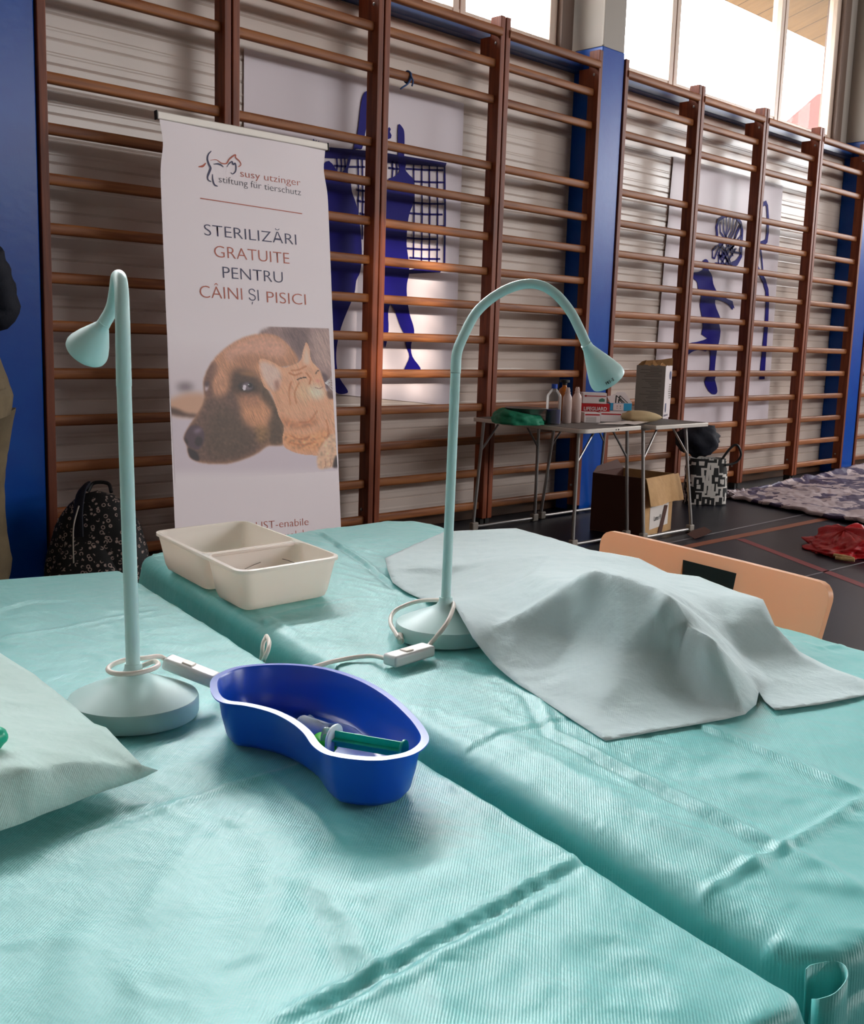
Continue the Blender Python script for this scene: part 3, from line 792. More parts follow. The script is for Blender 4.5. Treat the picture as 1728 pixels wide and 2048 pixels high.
btext('lettering', 'PENTRU', (446, 556), (566, 566), 25*k, M['ink_navy'], -0.013)
btext('lettering', 'CÂINI', (400, 595), (485, 600), 26*k, M['ink_red'], -0.013)
btext('lettering', 'ȘI', (498, 601), (518, 602), 25*k, M['ink_navy'], -0.013)
btext('lettering', 'PISICI', (534, 605), (612, 610), 25*k, M['ink_red'], -0.013)
btext('lettering', 'susy utzinger', (481, 353), (601, 372), 15.5*k, M['ink_red'], -0.010)
btext('lettering', 'stiftung für tierschutz', (438, 364.5), (602, 391), 14.5*k, M['ink_grey'], -0.010)
btext('lettering', 'UST-enabile', (512, 1059), (617, 1050), 17*k, M['ink_red'], -0.013)
btext('lettering', 'malelor', (566, 1079), (628, 1071), 17*k, M['ink_red'], -0.013)
def bstroke(b, pts, w, lift=0.0014):
    P = smooth_path([bp_(*cw(p, 300, 220, 4.32)) for p in pts], 6); n = len(P)
    L, R = [], []
    for i in range(n):
        d = P[min(i+1, n-1)]-P[max(i-1, 0)]; d /= np.linalg.norm(d); ww = w*(0.35+0.65*math.sin(PI*min(max(i/(n-1), .02), .98)))
        nn = np.cross(Bn, d)*ww/2; L.append(P[i]+nn+Bn*lift); R.append(P[i]-nn+Bn*lift)
    b.add(L+R, [(i, i+1, n+i+1, n+i) for i in range(n-1)])
b = MB()
bstroke(b, [(528, 355), (503, 385), (495, 425), (508, 470), (522, 500), (512, 535), (497, 575), (503, 605), (528, 620)], 0.010)
bstroke(b, [(540, 555), (541, 600), (556, 645), (585, 660)], 0.008)
bstroke(b, [(548, 468), (585, 466), (612, 475), (634, 493)], 0.007)
bstroke(b, [(663, 493), (682, 465), (708, 446), (716, 470), (735, 462), (742, 490), (738, 530), (715, 552), (696, 540)], 0.007)
b.build('logo_print', M['ink_navy'], banner, smooth=False)
b = MB()
bstroke(b, [(417, 491), (455, 485), (482, 458)], 0.009)
bstroke(b, [(520, 434), (575, 432), (618, 460), (660, 462), (685, 425), (735, 388), (740, 412), (770, 440), (785, 470), (770, 488), (758, 490)], 0.006)
b.build('logo_print', M['ink_red'], banner, smooth=False)
b = MB(); a, c = bp_(400, 396.5), bp_(604, 427.5); u = np.cross(Bn, c-a); u /= np.linalg.norm(u)
b.add([a+u*.002+Bn*.0014, c+u*.002+Bn*.0014, c-u*.002+Bn*.0014, a-u*.002+Bn*.0014], [(0, 1, 2, 3)]); b.build('rule_line', M['ink_red'], banner, smooth=False)

# the printed photograph of a dog and a cat: colours per point of a fine mesh
def paint_pets():
    st = 6.0
    xs = np.arange(54, 1612, st); ys = np.arange(100, 1560, st)
    X, Y = np.meshgrid(xs, ys)
    xl = 60+(Y-140)*0.054; xr = 1502+(Y-140)*0.062
    X = xl+(X-xs[0])/(xs[-1]-xs[0])*(xr-xl)
    W = np.array([246, 233, 237], float)
    img = np.zeros((*X.shape, 3)); img[:] = W
    rng = np.random.RandomState(3); CLIP = [None]
    def blur(a, r):
        for _ in range(2):
            for ax in (0, 1):
                k = int(r/st)
                if k < 1: continue
                pad = [(0, 0)]*a.ndim; pad[ax] = (k, k)
                q = np.pad(a, pad, mode='edge'); c = np.cumsum(q, axis=ax); 
                z = np.zeros_like(np.take(c, [0], axis=ax)); c = np.concatenate([z, c], axis=ax)
                n = a.shape[ax]
                a = (np.take(c, range(2*k+1, 2*k+1+n), axis=ax)-np.take(c, range(0, n), axis=ax))/(2*k+1)
        return a
    def inside(poly):
        p = np.array(smooth_closed([(q[0], q[1], 0) for q in poly], 5))[:, :2]
        m = np.zeros(X.shape, bool); n = len(p)
        for i in range(n):
            x1, y1 = p[i]; x2, y2 = p[(i+1) % n]
            c = ((y1 > Y) != (y2 > Y))
            with np.errstate(divide='ignore', invalid='ignore'):
                xi = (x2-x1)*(Y-y1)/(y2-y1)+x1
            m ^= c & (X < xi)
        return m.astype(float)
    def ell(cx, cy, rx, ry, ang=0):
        a = math.radians(ang); dx, dy = X-cx, Y-cy
        u = dx*math.cos(a)+dy*math.sin(a); v = -dx*math.sin(a)+dy*math.cos(a)
        return ((u/rx)**2+(v/ry)**2 < 1).astype(float)
    def lay(mask, col, soft=8, op=1.0, fur=0.0, tex=None):
        nonlocal img
        m = blur(mask, soft)*op*(CLIP[0] if CLIP[0] is not None else 1.0)
        c = np.array(col, float)*1.14
        c3 = np.ones_like(img)*np.minimum(c, 245)
        if fur: c3 = c3*(1+fur*(tex if tex is not None else FUR))[..., None]
        img = img*(1-m[..., None])+c3*m[..., None]
    f = rng.randn(*X.shape); FUR = blur(f, 8); FUR = FUR/FUR.std()
    f2 = rng.randn(*X.shape)
    # streaks
    acc = np.zeros_like(f2)
    for k in range(-4, 5): acc += np.roll(np.roll(f2, k, 0), int(k*0.6), 1)
    STR = acc/acc.std()
    # backdrop
    g = np.clip((Y-250)/500, 0, 1)*np.clip(1-(Y-800)/150, 0, 1)
    lay((g > -1)*g, (190, 172, 178), 20, 0.55)
    lay((Y > 930).astype(float)*(Y < 1440).astype(float), (186, 170, 182), 40, 0.55)
    lay(ell(225, 685, 75, 28), (70, 52, 58), 30, 0.8)
    lay(inside([(70, 830), (150, 770), (260, 740), (400, 760), (420, 950), (250, 950), (110, 930)]), (196, 150, 122), 26, 0.95)
    lay(inside([(80, 870), (150, 880), (240, 920), (360, 935), (330, 955), (180, 945), (100, 925)]), (70, 44, 34), 16, 0.9)
    # dog
    lay(inside([(880, 220), (960, 160), (1020, 140), (1500, 158), (1560, 170), (1560, 800), (1400, 560), (1260, 480), (1080, 500), (960, 430)]), (140, 112, 108), 12, 1, 0.07, STR)
    lay(inside([(1100, 170), (1300, 160), (1330, 300), (1250, 420), (1180, 330)]), (105, 82, 82), 30, 0.8, 0.08, STR)
    lay(inside([(1340, 200), (1540, 190), (1540, 520), (1420, 500), (1360, 380)]), (178, 150, 142), 30, 0.7, 0.06, STR)
    head = inside([(440, 500), (480, 440), (540, 375), (640, 300), (760, 240), (900, 213), (1040, 230), (1150, 320), (1230, 430), (1200, 490), (1060, 520), (960, 620), (960, 700), (1040, 860), (1100, 1000), (1105, 1190), (1040, 1205), (950, 1215), (850, 1285), (640, 1360), (480, 1370), (340, 1352), (262, 1305), (240, 1210), (213, 1135), (262, 1030), (330, 930), (390, 810), (385, 650), (410, 560)])
    lay(head, (186, 132, 100), 8, 1, 0.06, STR)
    CLIP[0] = blur(head, 6)
    lay(inside([(560, 380), (680, 290), (860, 230), (1030, 240), (1140, 340), (1060, 440), (900, 400), (740, 420), (620, 460)]), (212, 160, 140), 40, 0.75, 0.04)
    lay(inside([(640, 420), (820, 400), (1000, 430), (1180, 450), (1200, 480), (1060, 500), (900, 470), (760, 520)]), (150, 102, 78), 30, 0.5, 0.08, STR)
    lay(inside([(395, 800), (480, 740), (560, 760), (640, 690), (700, 800), (740, 960), (820, 1040), (920, 1060), (985, 1130), (900, 1250), (640, 1355), (340, 1350), (240, 1210), (213, 1135), (262, 1030), (330, 930)]), (96, 70, 60), 24, 0.92, 0.06)
    lay(inside([(520, 860), (640, 900), (760, 1010), (860, 1150), (800, 1270), (560, 1330), (420, 1250), (420, 1050)]), (84, 64, 50), 50, 0.8, 0.05)
    lay(inside([(440, 480), (500, 470), (510, 560), (470, 640), (480, 740), (430, 780), (395, 740), (385, 640)]), (96, 66, 58), 16, 0.85, 0.06)
    lay(inside([(640, 560), (720, 520), (820, 560), (900, 640), (900, 740), (800, 780), (680, 760), (620, 680)]), (74, 52, 40), 34, 0.95, 0.06)
    lay(inside([(900, 640), (960, 700), (1050, 860), (1105, 1010), (1100, 1180), (980, 1200), (960, 1020), (980, 900), (900, 800)]), (82, 62, 46), 22, 0.95, 0.06)
    lay(ell(860, 920, 120, 120, 35), (198, 140, 104), 36, 0.95, 0.06, STR)
    lay(ell(800, 800, 90, 50, 20), (170, 118, 92), 30, 0.8, 0.06)
    lay(inside([(860, 1030), (960, 1050), (960, 1160), (900, 1200), (850, 1120)]), (150, 112, 70), 24, 0.7, 0.08)
    lay(inside([(490, 480), (560, 470), (600, 600), (560, 760), (500, 780), (470, 680)]), (190, 138, 110), 30, 0.7, 0.05, STR)
    lay(ell(770, 685, 74, 42, 8), (48, 34, 30), 6)
    lay(ell(778, 680, 48, 34, 8), (104, 88, 98), 6)
    lay(ell(752, 690, 14, 26, 10), (206, 196, 204), 5)
    lay(ell(802, 672, 20, 22), (38, 28, 30), 5); lay(ell(790, 664, 6, 6), (225, 220, 225), 2)
    lay(inside([(690, 560), (780, 545), (850, 570), (830, 592), (760, 582)]), (160, 112, 74), 12, 0.8)
    lay(ell(415, 690, 16, 32, 10), (196, 172, 176), 6); lay(ell(418, 660, 20, 26), (90, 66, 66), 8)
    lay(inside([(213, 1135), (262, 1040), (340, 1030), (392, 1090), (385, 1180), (340, 1240), (262, 1225), (232, 1190)]), (78, 56, 66), 10, 0.95)
    lay(ell(335, 1075, 40, 22, -20), (140, 120, 140), 14, 0.7)
    lay(ell(345, 1170, 34, 44, 10), (46, 32, 36), 10, 0.9); lay(ell(235, 1170, 14, 30, -15), (50, 34, 38), 8, 0.9)
    lay(inside([(245, 1225), (330, 1270), (350, 1340), (290, 1335), (255, 1290)]), (38, 24, 26), 8, 0.95)
    CLIP[0] = None
    # cat
    cat = inside([(878, 470), (892, 436), (930, 436), (1000, 462), (1092, 512), (1180, 490), (1250, 452), (1275, 360), (1302, 286), (1330, 340), (1345, 440), (1380, 490), (1425, 540), (1462, 640), (1482, 720), (1545, 800), (1575, 1000), (1590, 1290), (1400, 1295), (1250, 1282), (1120, 1230), (1090, 1150), (1104, 1040), (1060, 950), (1030, 850), (985, 735), (925, 680), (890, 570)])
    lay(cat, (216, 158, 124), 5, 1, 0.05, STR)
    CLIP[0] = blur(cat, 5)
    lay(inside([(892, 470), (960, 470), (1070, 545), (1065, 680), (1010, 720), (940, 640), (905, 560)]), (232, 184, 172), 14, 0.9, 0.04, STR)
    lay(inside([(1020, 640), (1060, 620), (1060, 700), (1030, 715)]), (150, 96, 78), 12, 0.7)
    lay(inside([(1302, 310), (1326, 390), (1335, 480), (1280, 470), (1280, 400)]), (226, 186, 166), 12, 0.9)
    lay(ell(1390, 730, 80, 60, 20), (240, 208, 188), 26, 0.8, 0.04, STR)
    lay(ell(1280, 730, 70, 90, 10), (236, 180, 142), 30, 0.6, 0.05, STR)
    lay(inside([(1080, 960), (1250, 1000), (1390, 960), (1400, 1010), (1260, 1060), (1110, 1030)]), (176, 112, 76), 24, 0.8, 0.07)
    lay(inside([(1100, 1090), (1300, 1110), (1480, 1060), (1520, 1140), (1400, 1250), (1200, 1240), (1110, 1180)]), (206, 138, 92), 26, 0.7, 0.12)
    for q in [((1168, 640), (1150, 720), (1158, 840)), ((1235, 650), (1200, 740), (1215, 830)), ((1300, 560), (1340, 610), (1330, 660)), ((1150, 560), (1200, 580), (1260, 560)), ((1170, 540), (1240, 530), (1300, 500)), ((1480, 980), (1500, 1080), (1480, 1180)), ((1160, 1120), (1250, 1150), (1330, 1130)), ((1150, 1180), (1260, 1200), (1380, 1180)), ((1400, 900), (1330, 990), (1240, 1000))]:
        for p in smooth_path([(a, c, 0) for a, c in q], 10):
            lay(ell(p[0], p[1], 9, 9), (176, 104, 66), 4, 0.35)
    def line(q, r, c, o):
        for p in smooth_path([(a, d, 0) for a, d in q], 14): lay(ell(p[0], p[1], r, r), c, 0, o)
    line([(1222, 622), (1255, 606), (1300, 602)], 6, (60, 36, 30), 0.9)
    line([(1388, 566), (1400, 546), (1412, 540)], 5, (70, 46, 40), 0.8)
    lay(ell(1405, 632, 18, 12, 20), (206, 128, 116), 6, 0.8)
    line([(1380, 690), (1420, 700), (1450, 684)], 4, (150, 96, 84), 0.5)
    CLIP[0] = None
    lay(inside([(1440, 560), (1490, 590), (1500, 700), (1478, 690), (1462, 630)]), (84, 60, 66), 10, 0.8)
    lay(inside([(1484, 720), (1530, 740), (1545, 790), (1500, 785)]), (92, 60, 50), 8, 0.9)
    for a in (-32, -20, -8, 6, 18, 32):
        line([(1470, 650), (1505, 650+a*0.9), (1540, 650+a*2.2)], 3, (226, 214, 216), 0.6)
    lay(inside([(1398, 1320), (1420, 1240), (1480, 1150), (1560, 1100), (1590, 1250), (1570, 1380), (1520, 1402), (1430, 1416), (1404, 1390)]), (224, 174, 144), 8, 1, 0.05)
    lay(inside([(1560, 1310), (1590, 1300), (1590, 1392), (1540, 1396)]), (52, 36, 38), 6)
    line([(1470, 1330), (1475, 1380), (1465, 1405)], 4, (180, 130, 108), 0.6); line([(1515, 1320), (1525, 1370), (1515, 1395)], 4, (180, 130, 108), 0.6)
    # edges of the picture: fades to white at the top left, ends at a slanting lower edge
    fade = np.clip((X-300-(Y-140)*-1.2)/1.0, 0, 1)
    low = 1530-(X-130)*0.0685
    keep = (Y < low).astype(float)*(1-np.clip((150+(X-950)*0.03-Y)/6, 0, 1)*1.0)
    img = img*keep[..., None]+W*(1-keep[..., None])
    return X, Y, np.clip(img, 8, 250)
xs, ys, img = paint_pets()
b = MB(); P = np.zeros((*xs.shape, 3))
for i in range(xs.shape[0]):
    for j in range(xs.shape[1]):
        P[i, j] = bp_(320+xs[i, j]/4.4526, 620+ys[i, j]/4.4526, 0.0008)
b.grid(P)
m, N, L, bs = newmat('photo_print'); bs.inputs['Roughness'].default_value = 0.5
va = N.new('ShaderNodeVertexColor'); va.layer_name = 'print'; L.new(va.outputs['Color'], bs.inputs['Base Color'])
ph = b.build('photo_print', m, banner, ang=0)
at = ph.data.color_attributes.new('print', 'FLOAT_COLOR', 'POINT')
cc = img.reshape(-1, 3)/255.0; cc = np.where(cc <= 0.04045, cc/12.92, ((cc+0.055)/1.055)**2.4)
at.data.foreach_set('color', np.concatenate([cc, np.ones((len(cc), 1))], 1).astype(np.float32).ravel())
ph['label'] = 'printed photo of a shepherd dog and a ginger cat'
# ------------------------------------------------------------------ the two draped tables
ZT = 0.65
TA = dict(BL=(-1.793, -2.282), BR=(-0.955, -2.519), FR=(-1.313, -4.230), FL=(-2.252, -4.019))
TB = dict(BL=(-0.850, -2.405), BR=(0.020, -2.372), FR=(-0.408, -4.392), FL=(-1.269, -4.209))
def table(name, label, q, shrink):
    P = {k: np.array(v, float) for k, v in q.items()}
    c = sum(P.values())/4
    t = thing(name, label, 'table', (c[0], c[1], 0.0))
    Q = {k: c+(v-c)*(1-shrink/np.linalg.norm(v-c)) for k, v in P.items()}
    b = MB(); b.prism([(*Q[k], ZT-0.032) for k in ('BL', 'BR', 'FR', 'FL')], (0, 0, 0.028)); b.build('tabletop', M['tabletop'], t, smooth=False, bevel=0.004)
    b = MB()
    R = {k: c+(v-c)*0.86 for k, v in P.items()}
    for a, d in (('BL', 'BR'), ('BR', 'FR'), ('FR', 'FL'), ('FL', 'BL')):
        b.prism([(*R[a], ZT-0.09), (*R[d], ZT-0.09), (*R[d], ZT-0.033), (*R[a], ZT-0.033)], np.append((c-(R[a]+R[d])/2)*0.03, 0))
    b.build('apron', M['leg_metal'], t, smooth=False)
    for k in R:
        b = MB(); b.lathe([(0.018, 0), (0.02, 0.006), (0.02, ZT-0.091)], (*(c+(R[k]-c)*1.03), 0), 16); b.build('leg', M['leg_metal'], t)
    return t
table('table', 'draped table in the foreground carrying the tall lamp and the blue kidney dish', TA, 0.022)
table('table', 'draped table further right carrying the white tray and the bent lamp', TB, 0.045)

def segd(X, Y, p, q):
    p = np.array(p); q = np.array(q); d = q-p; L = np.linalg.norm(d); d = d/L
    s = (X-p[0])*d[0]+(Y-p[1])*d[1]; n = (X-p[0])*-d[1]+(Y-p[1])*d[0]
    f = np.clip(np.minimum(s, L-s)/0.06+0.5, 0, 1)
    return s, n, f
def crease(X, Y, px, amp, w, kind='ridge', z=ZT):
    h = np.zeros_like(X)
    for a, b_ in zip(px[:-1], px[1:]):
        p, q = onz(*a, z)[:2], onz(*b_, z)[:2]
        s, n, f = segd(X, Y, p, q)
        if kind == 'ridge': h += amp*np.exp(-(n/w)**2)*f
        elif kind == 'step': h += amp*(1/(1+np.exp(-n/w*3)))*np.exp(-(n/(w*6))**2)*f
        elif kind == 'double': h += amp*(np.exp(-((n-w)/w*1.4)**2)-0.9*np.exp(-((n+w)/w*1.4)**2))*f
    return h
def drape(name, label, q, re, rc, skirt, creases, mlt, flare=0.3, seed=0, roll=None):
    P = {k: np.array(v, float) for k, v in q.items()}
    W = np.linalg.norm(P['BR']-P['BL']); Ln = np.linalg.norm(P['FL']-P['BL'])
    def axis(n, mg):
        a = list(np.arange(-mg, -0.03, 0.022))+list(np.arange(-0.03, 0.06, 0.006))+list(np.arange(0.06, n-0.06, 0.0055))+list(np.arange(n-0.06, n+0.03, 0.006))+list(np.arange(n+0.03, n+mg+.001, 0.022))
        return np.array(a)
    S, T = np.meshgrid(axis(W, skirt), axis(Ln, skirt), indexing='ij')
    R = np.full(S.shape, re)
    for (si, ti), r in rc.items():
        m = ((S > W/2) == bool(si)) & ((T > Ln/2) == bool(ti)); R[m] = r
    qs = np.clip(S, R, W-R); qt = np.clip(T, R, Ln-R)
    ds, dt = S-qs, T-qt; d = np.hypot(ds, dt)
    # radius of the rolled edge, per side
    E_ = np.full(S.shape, re)
    if roll:
        for side, rr in roll.items():
            if side == 'L': E_[ds < 0] = rr
            if side == 'F': E_[dt > 0] = rr
    E_ = np.minimum(E_, R)
    over = np.maximum(d-(R-E_), 0)
    a = np.minimum(over/E_, PI/2)
    drop = np.maximum(over-E_*PI/2, 0)
    hh = np.where(over > 0, (R-E_)+E_*np.sin(a), d)
    dz = -(E_*(1-np.cos(a)))-drop
    dirs = ds/np.maximum(d, 1e-9); dirt = dt/np.maximum(d, 1e-9)
    corner = (np.abs(ds) > 1e-6) & (np.abs(dt) > 1e-6)
    phi = np.arctan2(np.abs(dt), np.abs(ds))
    fl = np.where(corner, drop*flare*np.sin(2*phi)**2*(1+0.5*np.sin(phi*9+seed)), 0)
    # shallow hanging folds along the sides
    al = np.where(np.abs(ds) > np.abs(dt), T, S)
    fl = fl+np.where(drop > 0, np.minimum(drop, 0.2)*0.06*(1+np.sin(al*23+seed*2)), 0)
    hh = hh+fl
    s2, t2 = qs+dirs*hh, qt+dirt*hh
    u, v = s2/W, t2/Ln
    X = ((1-u)*(1-v))*P['BL'][0]+(u*(1-v))*P['BR'][0]+(u*v)*P['FR'][0]+((1-u)*v)*P['FL'][0]
    Y = ((1-u)*(1-v))*P['BL'][1]+(u*(1-v))*P['BR'][1]+(u*v)*P['FR'][1]+((1-u)*v)*P['FL'][1]
    top = np.exp(-(over/0.03)**2)
    H = np.zeros_like(X)
    for cr in creases: H += crease(X, Y, *cr)
    Nz = np.zeros_like(X)
    for i in range(X.shape[0]):
        for j in range(X.shape[1]):
            x, y = X[i, j], Y[i, j]
            # long shallow buckles running with the table, and finer crumples
            w1 = mnoise.noise(Vector(((x*0.978-y*0.21)*7.5+seed, (y*0.978+x*0.21)*1.7, seed)))
            w2 = abs(mnoise.noise(Vector((x*13+seed+w1*1.5, y*9, 2.0))))
            w3 = abs(mnoise.noise(Vector((x*34, y*26+w1*2, 5.0+seed))))
            Nz[i, j] = 0.0040*w1-0.0050*w2-0.0022*w3
    Z = ZT+0.0038+dz+(H+np.maximum(Nz, -0.0022))*top+0.0
    b = MB(); b.grid(np.stack([X, Y, Z], -1))
    o = single(b, name, M['drape'], label, 'drape', ang=0, recalc=True)
    return o
cA = [([(150, 1680), (203, 1664), (420, 1590), (588, 1539), (640, 1518)], 0.0034, 0.005, 'ridge'),
      ([(573, 2048), (729, 1963), (900, 1870), (1158, 1726)], 0.0045, 0.0065, 'double'),
      ([(640, 2048), (790, 1970), (930, 1895), (1120, 1790)], 0.0028, 0.0055, 'ridge'),
      ([(880, 1560), (1000, 1632), (1158, 1726)], 0.0035, 0.007, 'ridge'),
      ([(540, 1560), (640, 1640), (690, 1700)], 0.003, 0.008, 'ridge'),
      ([(170, 1860), (150, 1920), (140, 2040)], 0.0030, 0.02, 'ridge'),
      ([(560, 1720), (540, 1830), (520, 1900)], 0.004, 0.022, 'ridge'),
      ([(640, 1800), (720, 1960)], 0.003, 0.012, 'double'),
      ([(420, 1640), (330, 1770), (270, 1870)], 0.0025, 0.012, 'ridge'),
      ([(0, 1280), (110, 1262), (250, 1235), (310, 1225)], 0.0025, 0.008, 'ridge'),
      ([(0, 1225), (60, 1205), (110, 1205)], 0.002, 0.010, 'double'),
      ([(320, 1180), (470, 1290)], 0.0025, 0.012, 'ridge')]
cB = [([(1398, 1793), (1560, 1705), (1728, 1601)], 0.0050, 0.0055, 'ridge'),
      ([(1063, 1400), (1100, 1470), (1330, 1590), (1560, 1706)], 0.0035, 0.008, 'double'),
      ([(940, 1440), (1250, 1610), (1540, 1760)], 0.0045, 0.020, 'ridge'),
      ([(915, 1508), (985, 1478), (1060, 1456), (1150, 1438)], 0.0022, 0.005, 'double'),
      ([(1560, 1705), (1650, 1740), (1728, 1790)], 0.003, 0.009, 'ridge'),
      ([(640, 1070), (730, 1130), (790, 1180)], 0.004, 0.006, 'double'),
      ([(560, 1230), (620, 1215), (700, 1200)], 0.002, 0.006, 'ridge'),
      ([(500, 1090), (560, 1120)], 0.002, 0.006, 'ridge'),
      ([(560, 1075), (760, 1110)], 0.002, 0.006, 'ridge'),
      ([(1560, 1275), (1640, 1300), (1700, 1290)], 0.002, 0.006, 'ridge'),
      ([(1384, 1452), (1560, 1522), (1735, 1600)], 0.0050, 0.0035, 'step'),
      ([(440, 1240), (470, 1225), (520, 1250), (540, 1240), (580, 1265)], 0.004, 0.008, 'ridge')]
drape('table_drape', 'teal drape over the foreground table, under the kidney dish', TA, 0.012, {(1, 1): 0.03}, 0.24, cA, 1, 0.35, 1.0)
dB = drape('table_drape', 'teal drape over the right table, under the white tray and pale sheet', TB, 0.016, {(1, 0): 0.13, (0, 0): 0.03, (0, 1): 0.055}, 0.15, cB, 1, 0.12, 4.0, {'L': 0.034, 'F': 0.02})
# looped pleat of loose cloth at the front left corner of the right table
plan = smooth_path([onz(x, y, ZT-.004) for x, y in [(1612, 1938), (1622, 1930), (1640, 1926), (1668, 1922), (1690, 1932), (1694, 1956), (1672, 1976), (1642, 1978), (1629, 1969), (1628, 1960)]], 7)
P = np.array([[(p[0]-.004*(j/9), p[1]-.010*j/9, p[2]-.0006*max(0, i-len(plan)*.55)-(.20-.0006*i)*j/9) for j in range(10)] for i, p in enumerate(plan)])
b = MB(); b.grid(P); b.build('corner_fold', M['drape'], dB, ang=0, solid=0.0012)
# ------------------------------------------------------------------ things on the draped tables
ZD = ZT+0.0055      # top of the drape
def lamp(label, base, neck, nr, shade_a, shade_b, rim_r, zj):
    t = thing('desk_lamp', label, 'lamp', (base[0], base[1], ZD), 'mint desk lamps')
    b = MB()
    b.lathe([(0.0815, 0.0), (0.083, 0.003), (0.083, 0.021), (0.0815, 0.0245), (0.072, 0.029), (0.050, 0.0385), (0.028, 0.0475), (0.016, 0.054), (0.0118, 0.060), (0.0108, 0.068), (0.0, 0.068)], (base[0], base[1], ZD), 64)
    b.build('base', M['mint'], t, ang=35)
    b = MB(); b.tube([(base[0], base[1], ZD+0.05), neck[0]], [nr, nr], 28); b.build('pole', M['mint'], t)
    b = MB(); path = smooth_path(neck, 8); b.tube(path, [nr+0.0006-0.0009*min(1, 2.5*i/len(path)) for i in range(len(path))], 20); b.build('neck', M['mint'], t)
    a = np.array(shade_a, float); d = np.array(shade_b, float)-a; L = np.linalg.norm(d); d /= L
    b = MB()
    prof = [(0.0086, -0.004), (0.0092, 0.004), (0.0115, 0.15*L), (0.0170, 0.36*L), (0.0232, 0.60*L), (rim_r*0.97, 0.84*L), (rim_r, 0.93*L), (rim_r*0.98, L), (rim_r-0.003, L), (rim_r-0.004, 0.9*L), (0.014, 0.44*L), (0.0, 0.42*L)]
    b.lathe(prof, a, 44, d); b.build('lamp_shade', M['mint'], t, ang=50)
    b = MB(); b.lathe([(0.013, 0), (0.012, 0.006), (0.0, 0.009)], a+d*0.50*L, 24, d); b.build('bulb', M['syr_white'], t)
    return t, a, d, L
B1 = onz(268, 1427, ZD); B2 = onz(889, 1272, ZD)
d1 = (B1-CAM)@CF; d2 = (B2-CAM)@CF
zj1 = dep(262, 770, d1)[2]; zj2 = dep(905, 730, d2)[2]
t1 = d1-0.158*(zj1-ZD); t2 = d2-0.158*(zj2-ZD)
n1 = [dep(248, 772, t1), dep(246.3, 700, t1-0.008), dep(245.2, 640, t1-0.012), dep(243.6, 590, t1-0.008), dep(240, 558, t1+0.010), dep(235, 556, t1+0.040), dep(231, 585, t1+0.066), dep(224, 617, t1+0.078), dep(207, 648, t1+0.084)]
lamp1, *_ = lamp('left mint desk lamp whose shade droops behind its straight pole', B1, n1, 0.0090, dep(207, 648, t1+0.084), dep(172, 703, t1+0.112), 0.0290, zj1)
n2 = [dep(911, 746, t2)]+[dep(*q) for q in [(914, 706, t2-.002), (927, 672, t2-.003), (952, 626, t2-.005), (990, 592, t2-.01), (1035, 571, t2-.015), (1075, 569, t2-.02), (1110, 587, t2-.025), (1140, 622, t2-.03), (1160, 660, t2-.035), (1174, 692, t2-.038)]]
lamp2, sa, sd, sl = lamp('right mint desk lamp with a high arched neck, standing against the pale sheet', B2, n2, 0.0081, dep(1174, 692, t2-.038), dep(1217, 760, t2-.010), 0.0295, zj2)
# pen marks near the rim of the arched lamp's shade
ax = sa+sd*sl*0.90
o = CAM-ax; o -= sd*(o@sd); o /= np.linalg.norm(o); side = np.cross(sd, o)
b = MB()
def mark(pts):
    P = []
    for (x, y) in pts:
        ang = (x)/0.0295
        rad = (0.0295*0.985)+0.0006
        P.append(ax+sd*(y)+(o*math.cos(ang)+side*math.sin(ang))*rad)
    b.tube(P, 0.00042, 5)
if (dep(1225, 762, t2)-dep(1205, 770, t2))@side < 0: side = -side
u = 0.0012
def letters(x0, strokes):
    for s in strokes: mark([(x0+p[0]*u, -p[1]*u) for p in s])
letters(-0.006, [[(0, 0), (0, 4)], [(0, 4), (1.2, 1.5), (2.4, 4)], [(2.4, 4), (2.4, 0)]])
letters(-0.0022, [[(0, 0), (0, 4)]])
letters(-0.0008, [[(2, 4), (0, 3.4), (1.9, 1.2), (0, 0)]])
letters(0.003, [[(0, 1.8), (0.6, 1.8)]])
letters(0.0048, [[(0, 4), (2, 4), (1.4, 2.2), (2, 0), (0, 0)], [(0.6, 2.2), (1.8, 2.2)]])
b.build('pen_marks', M['black'], lamp2)

# cords and inline switches
def switch_part(parent, a, c, w, h):
    a = np.array(a, float); c = np.array(c, float); d = c-a; L = np.linalg.norm(d); d /= L
    s = np.cross((0, 0, 1.0), d); s /= np.linalg.norm(s); up = np.cross(d, s)
    b = MB(); b.box((a+c)/2, (L, w, h), (d, s, up)); sw = b.build('inline_switch', M['switch'], parent, smooth=True, bevel=0.0045, seg=3)
    b = MB(); b.box((a+c)/2-d*0.006+up*(h/2), (0.016, w*0.55, 0.004), (d, s, up)); b.build('rocker', M['cable'], sw, bevel=0.0015)
    return sw
zr = 0.70
def rp(deg, z, r=0.0315): a = math.radians(deg); return B1+(vr*math.cos(a)+view*math.sin(a))*r+up*z
cord1 = smooth_path([onz(336, 1322, .709), onz(318, 1313, .717), rp(80, .066, .030)]+[rp(d, .066-.006*math.sin(math.radians(d-90))*0.5-.004*(d-90)/310) for d in range(110, 420, 20)]+[rp(425, .060, .024), rp(450, .058, .012)], 5)
b = MB(); b.tube(cord1, 0.0033, 10); b.build('cord', M['cable'], lamp1)
switch_part(lamp1, onz(332, 1322, .708), onz(434, 1362, .688), 0.026, 0.017)
b = MB(); b.tube(smooth_path([onz(434, 1362, .688), onz(450, 1372, ZD+.006), onz(520, 1362, ZD+.004), onz(560, 1335, ZD+.004)], 6), 0.0033, 10); b.build('cord', M['cable'], lamp1)
